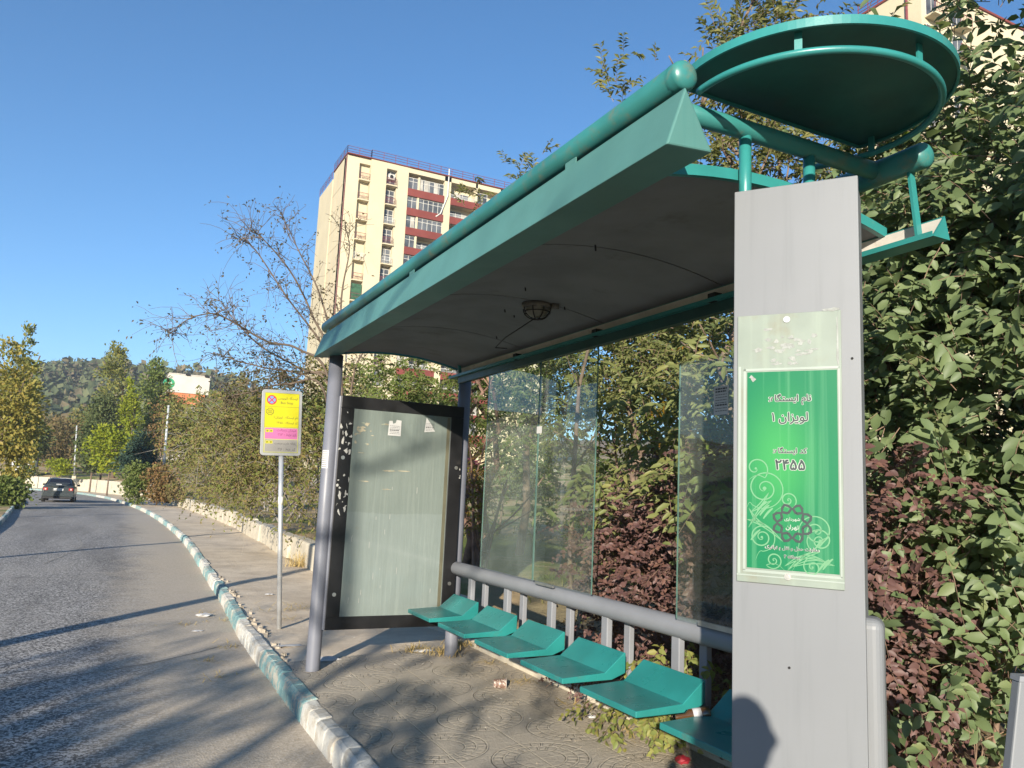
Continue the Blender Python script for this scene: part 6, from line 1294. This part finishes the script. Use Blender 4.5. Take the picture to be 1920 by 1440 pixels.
# ------------------------------------------------------------------ the photographer (behind the camera; only the shadow is in view)
def photographer():
    o=thing('person','photographer standing on the road holding up a phone, in dark jacket and trousers','person',(.10,-.42,-.14))
    V=[];E=[];RD=[]
    def j(x,y,z,r,par=None):
        V.append((x,y,z)); RD.append(r); 
        if par is not None: E.append((par,len(V)-1))
        return len(V)-1
    dx,dy=.11,-.41; f=Vector((math.sin(R(30)),math.cos(R(30)),0)); s=Vector((f.y,-f.x,0)); B=lambda a,b_,z:(dx+f.x*a+s.x*b_,dy+f.y*a+s.y*b_,z*1.02-.14)
    pel=j(*B(0,0,.95),.15); wa=j(*B(.0,0,1.12),.14,pel); ch=j(*B(.01,0,1.32),.165,wa); nb=j(*B(.02,0,1.47),.075,ch); nk=j(*B(.04,0,1.54),.055,nb); hd=j(*B(.06,0,1.65),.088,nk); hd2=j(*B(.055,0,1.72),.075,hd)
    for q in (-1,1):
        sh=j(*B(.02,.17*q,1.42),.07,ch); el=j(*B(.16,.24*q,1.20),.045,sh); wr=j(*B(.36,.10*q,1.44),.03,el)
        hp=j(*B(0,.10*q,.90),.10,pel); kn=j(*B(.02,.11*q,.50),.06,hp); an=j(*B(-.01,.12*q,.09),.045,kn); j(*B(.16,.13*q,.04),.035,an)
    me=bpy.data.meshes.new('body'); off=Vector(o['_o']); me.from_pydata([tuple(Vector(v)-off) for v in V],E,[]); ob=bpy.data.objects.new('body',me); COL.objects.link(ob); ob.parent=o
    me.materials.append(M('dark_clothing',(.04,.045,.06),.85)); sk_=ob.modifiers.new('skin','SKIN'); ob.modifiers.new('subd','SUBSURF').levels=1
    for i,r_ in enumerate(RD): me.skin_vertices[0].data[i].radius=(r_,r_); 
    me.skin_vertices[0].data[0].use_root=True
    b=MB()
    for q in (-1,1):
        w_=Vector(B(.37,.09*q,1.455))
        for k in range(5): 
            a=w_+Vector((0,0,.01+.018*k)) if k<4 else w_+Vector((0,0,-.01)); e=a+f*.035-s*(.03*q); t_=e-s*(.035*q)+f*(-.01); b.tube([a-s*(-.01*q),e,t_],[.009,.0085,.007],6)
    hh=b.build('hands',M('skin',(.42,.26,.19),.6),o)
    b=MB(); P0=Vector(B(.36,0,1.55)); b.obox(P0,s,(0,0,1),f,-.078,.078,-.037,.037,.0,.0085); b.build('phone',M('phone_case',(.02,.02,.02),.4),o,bevel=.004)
    # head: face turned to the phone, ears, short dark hair
    hc=Vector(B(.065,0,1.655)); zz=Vector((0,0,1)); m_skin=bpy.data.materials['skin']; b=MB(); rows=[]
    for i in range(13):
        ph=-PI/2+PI*i/12; row=[]
        for k in range(21):
            th=2*PI*k/20; c=math.cos(ph); jaw=1-.22*max(0,-math.sin(ph)); q=f*(.098*math.cos(th)*c*jaw)+s*(.078*math.sin(th)*c*jaw)+zz*(.122*math.sin(ph)); row.append(hc+q)
        rows.append(row)
    b.grid(rows); n_=hc+f*.096; b.tube([n_+zz*.025-f*.006,n_+f*.012-zz*.005,n_+f*.02-zz*.018,n_-f*.004-zz*.028],[.007,.011,.014,.008],8)
    for q in (-1,1): e=hc+s*(.078*q)-f*.005; b.tube([e-zz*.03,e+s*(.012*q),e+zz*.03],[.008,.014,.009],8)
    H_=b.build('head',m_skin,o)
    for q in (-1,1):
        b=MB(); e=hc+f*.088+s*(.032*q)+zz*.022; b.tube([e-s*.013,e,e+s*.013],[.003,.007,.003],8); b.build('eye',M('eye_white',(.6,.58,.55),.3),H_)
    b=MB(); e=hc+f*.088-zz*.052; b.tube([e-s*.024-f*.008,e,e+s*.024-f*.008],[.003,.006,.003],8); b.build('mouth',M('lips',(.33,.14,.12),.5),H_)
    b=MB(); rows=[]
    for i in range(8):
        ph=PI*.5*i/7*1.0+.0; row=[]
        for k in range(21):
            th=2*PI*k/20; lo=.30 if math.cos(th)>.35 else -.45; ph2=lo+(PI/2-lo)*i/7; c=math.cos(ph2); row.append(hc+f*(.106*math.cos(th)*c-.004)+s*(.086*math.sin(th)*c)+zz*(.132*math.sin(ph2)))
        rows.append(row)
    b.grid(rows); b.build('hair',M('dark_hair',(.02,.016,.013),.6),H_,recalc=False)
photographer()
# ------------------------------------------------------------------ the air between here and the hills
m,nt=ntree('thin_air'); vs_=nt.nodes.new('ShaderNodeVolumePrincipled'); vs_.inputs['Density'].default_value=.00055; vs_.inputs['Color'].default_value=(.75,.83,.95,1); vs_.inputs['Anisotropy'].default_value=.2
ov=nt.nodes.new('ShaderNodeOutputMaterial'); nt.links.new(vs_.outputs[0],ov.inputs['Volume'])
b=MB(); b.box(-600,900,-20,760,-1.5,95); tag(b.build('haze',m),kind='stuff')
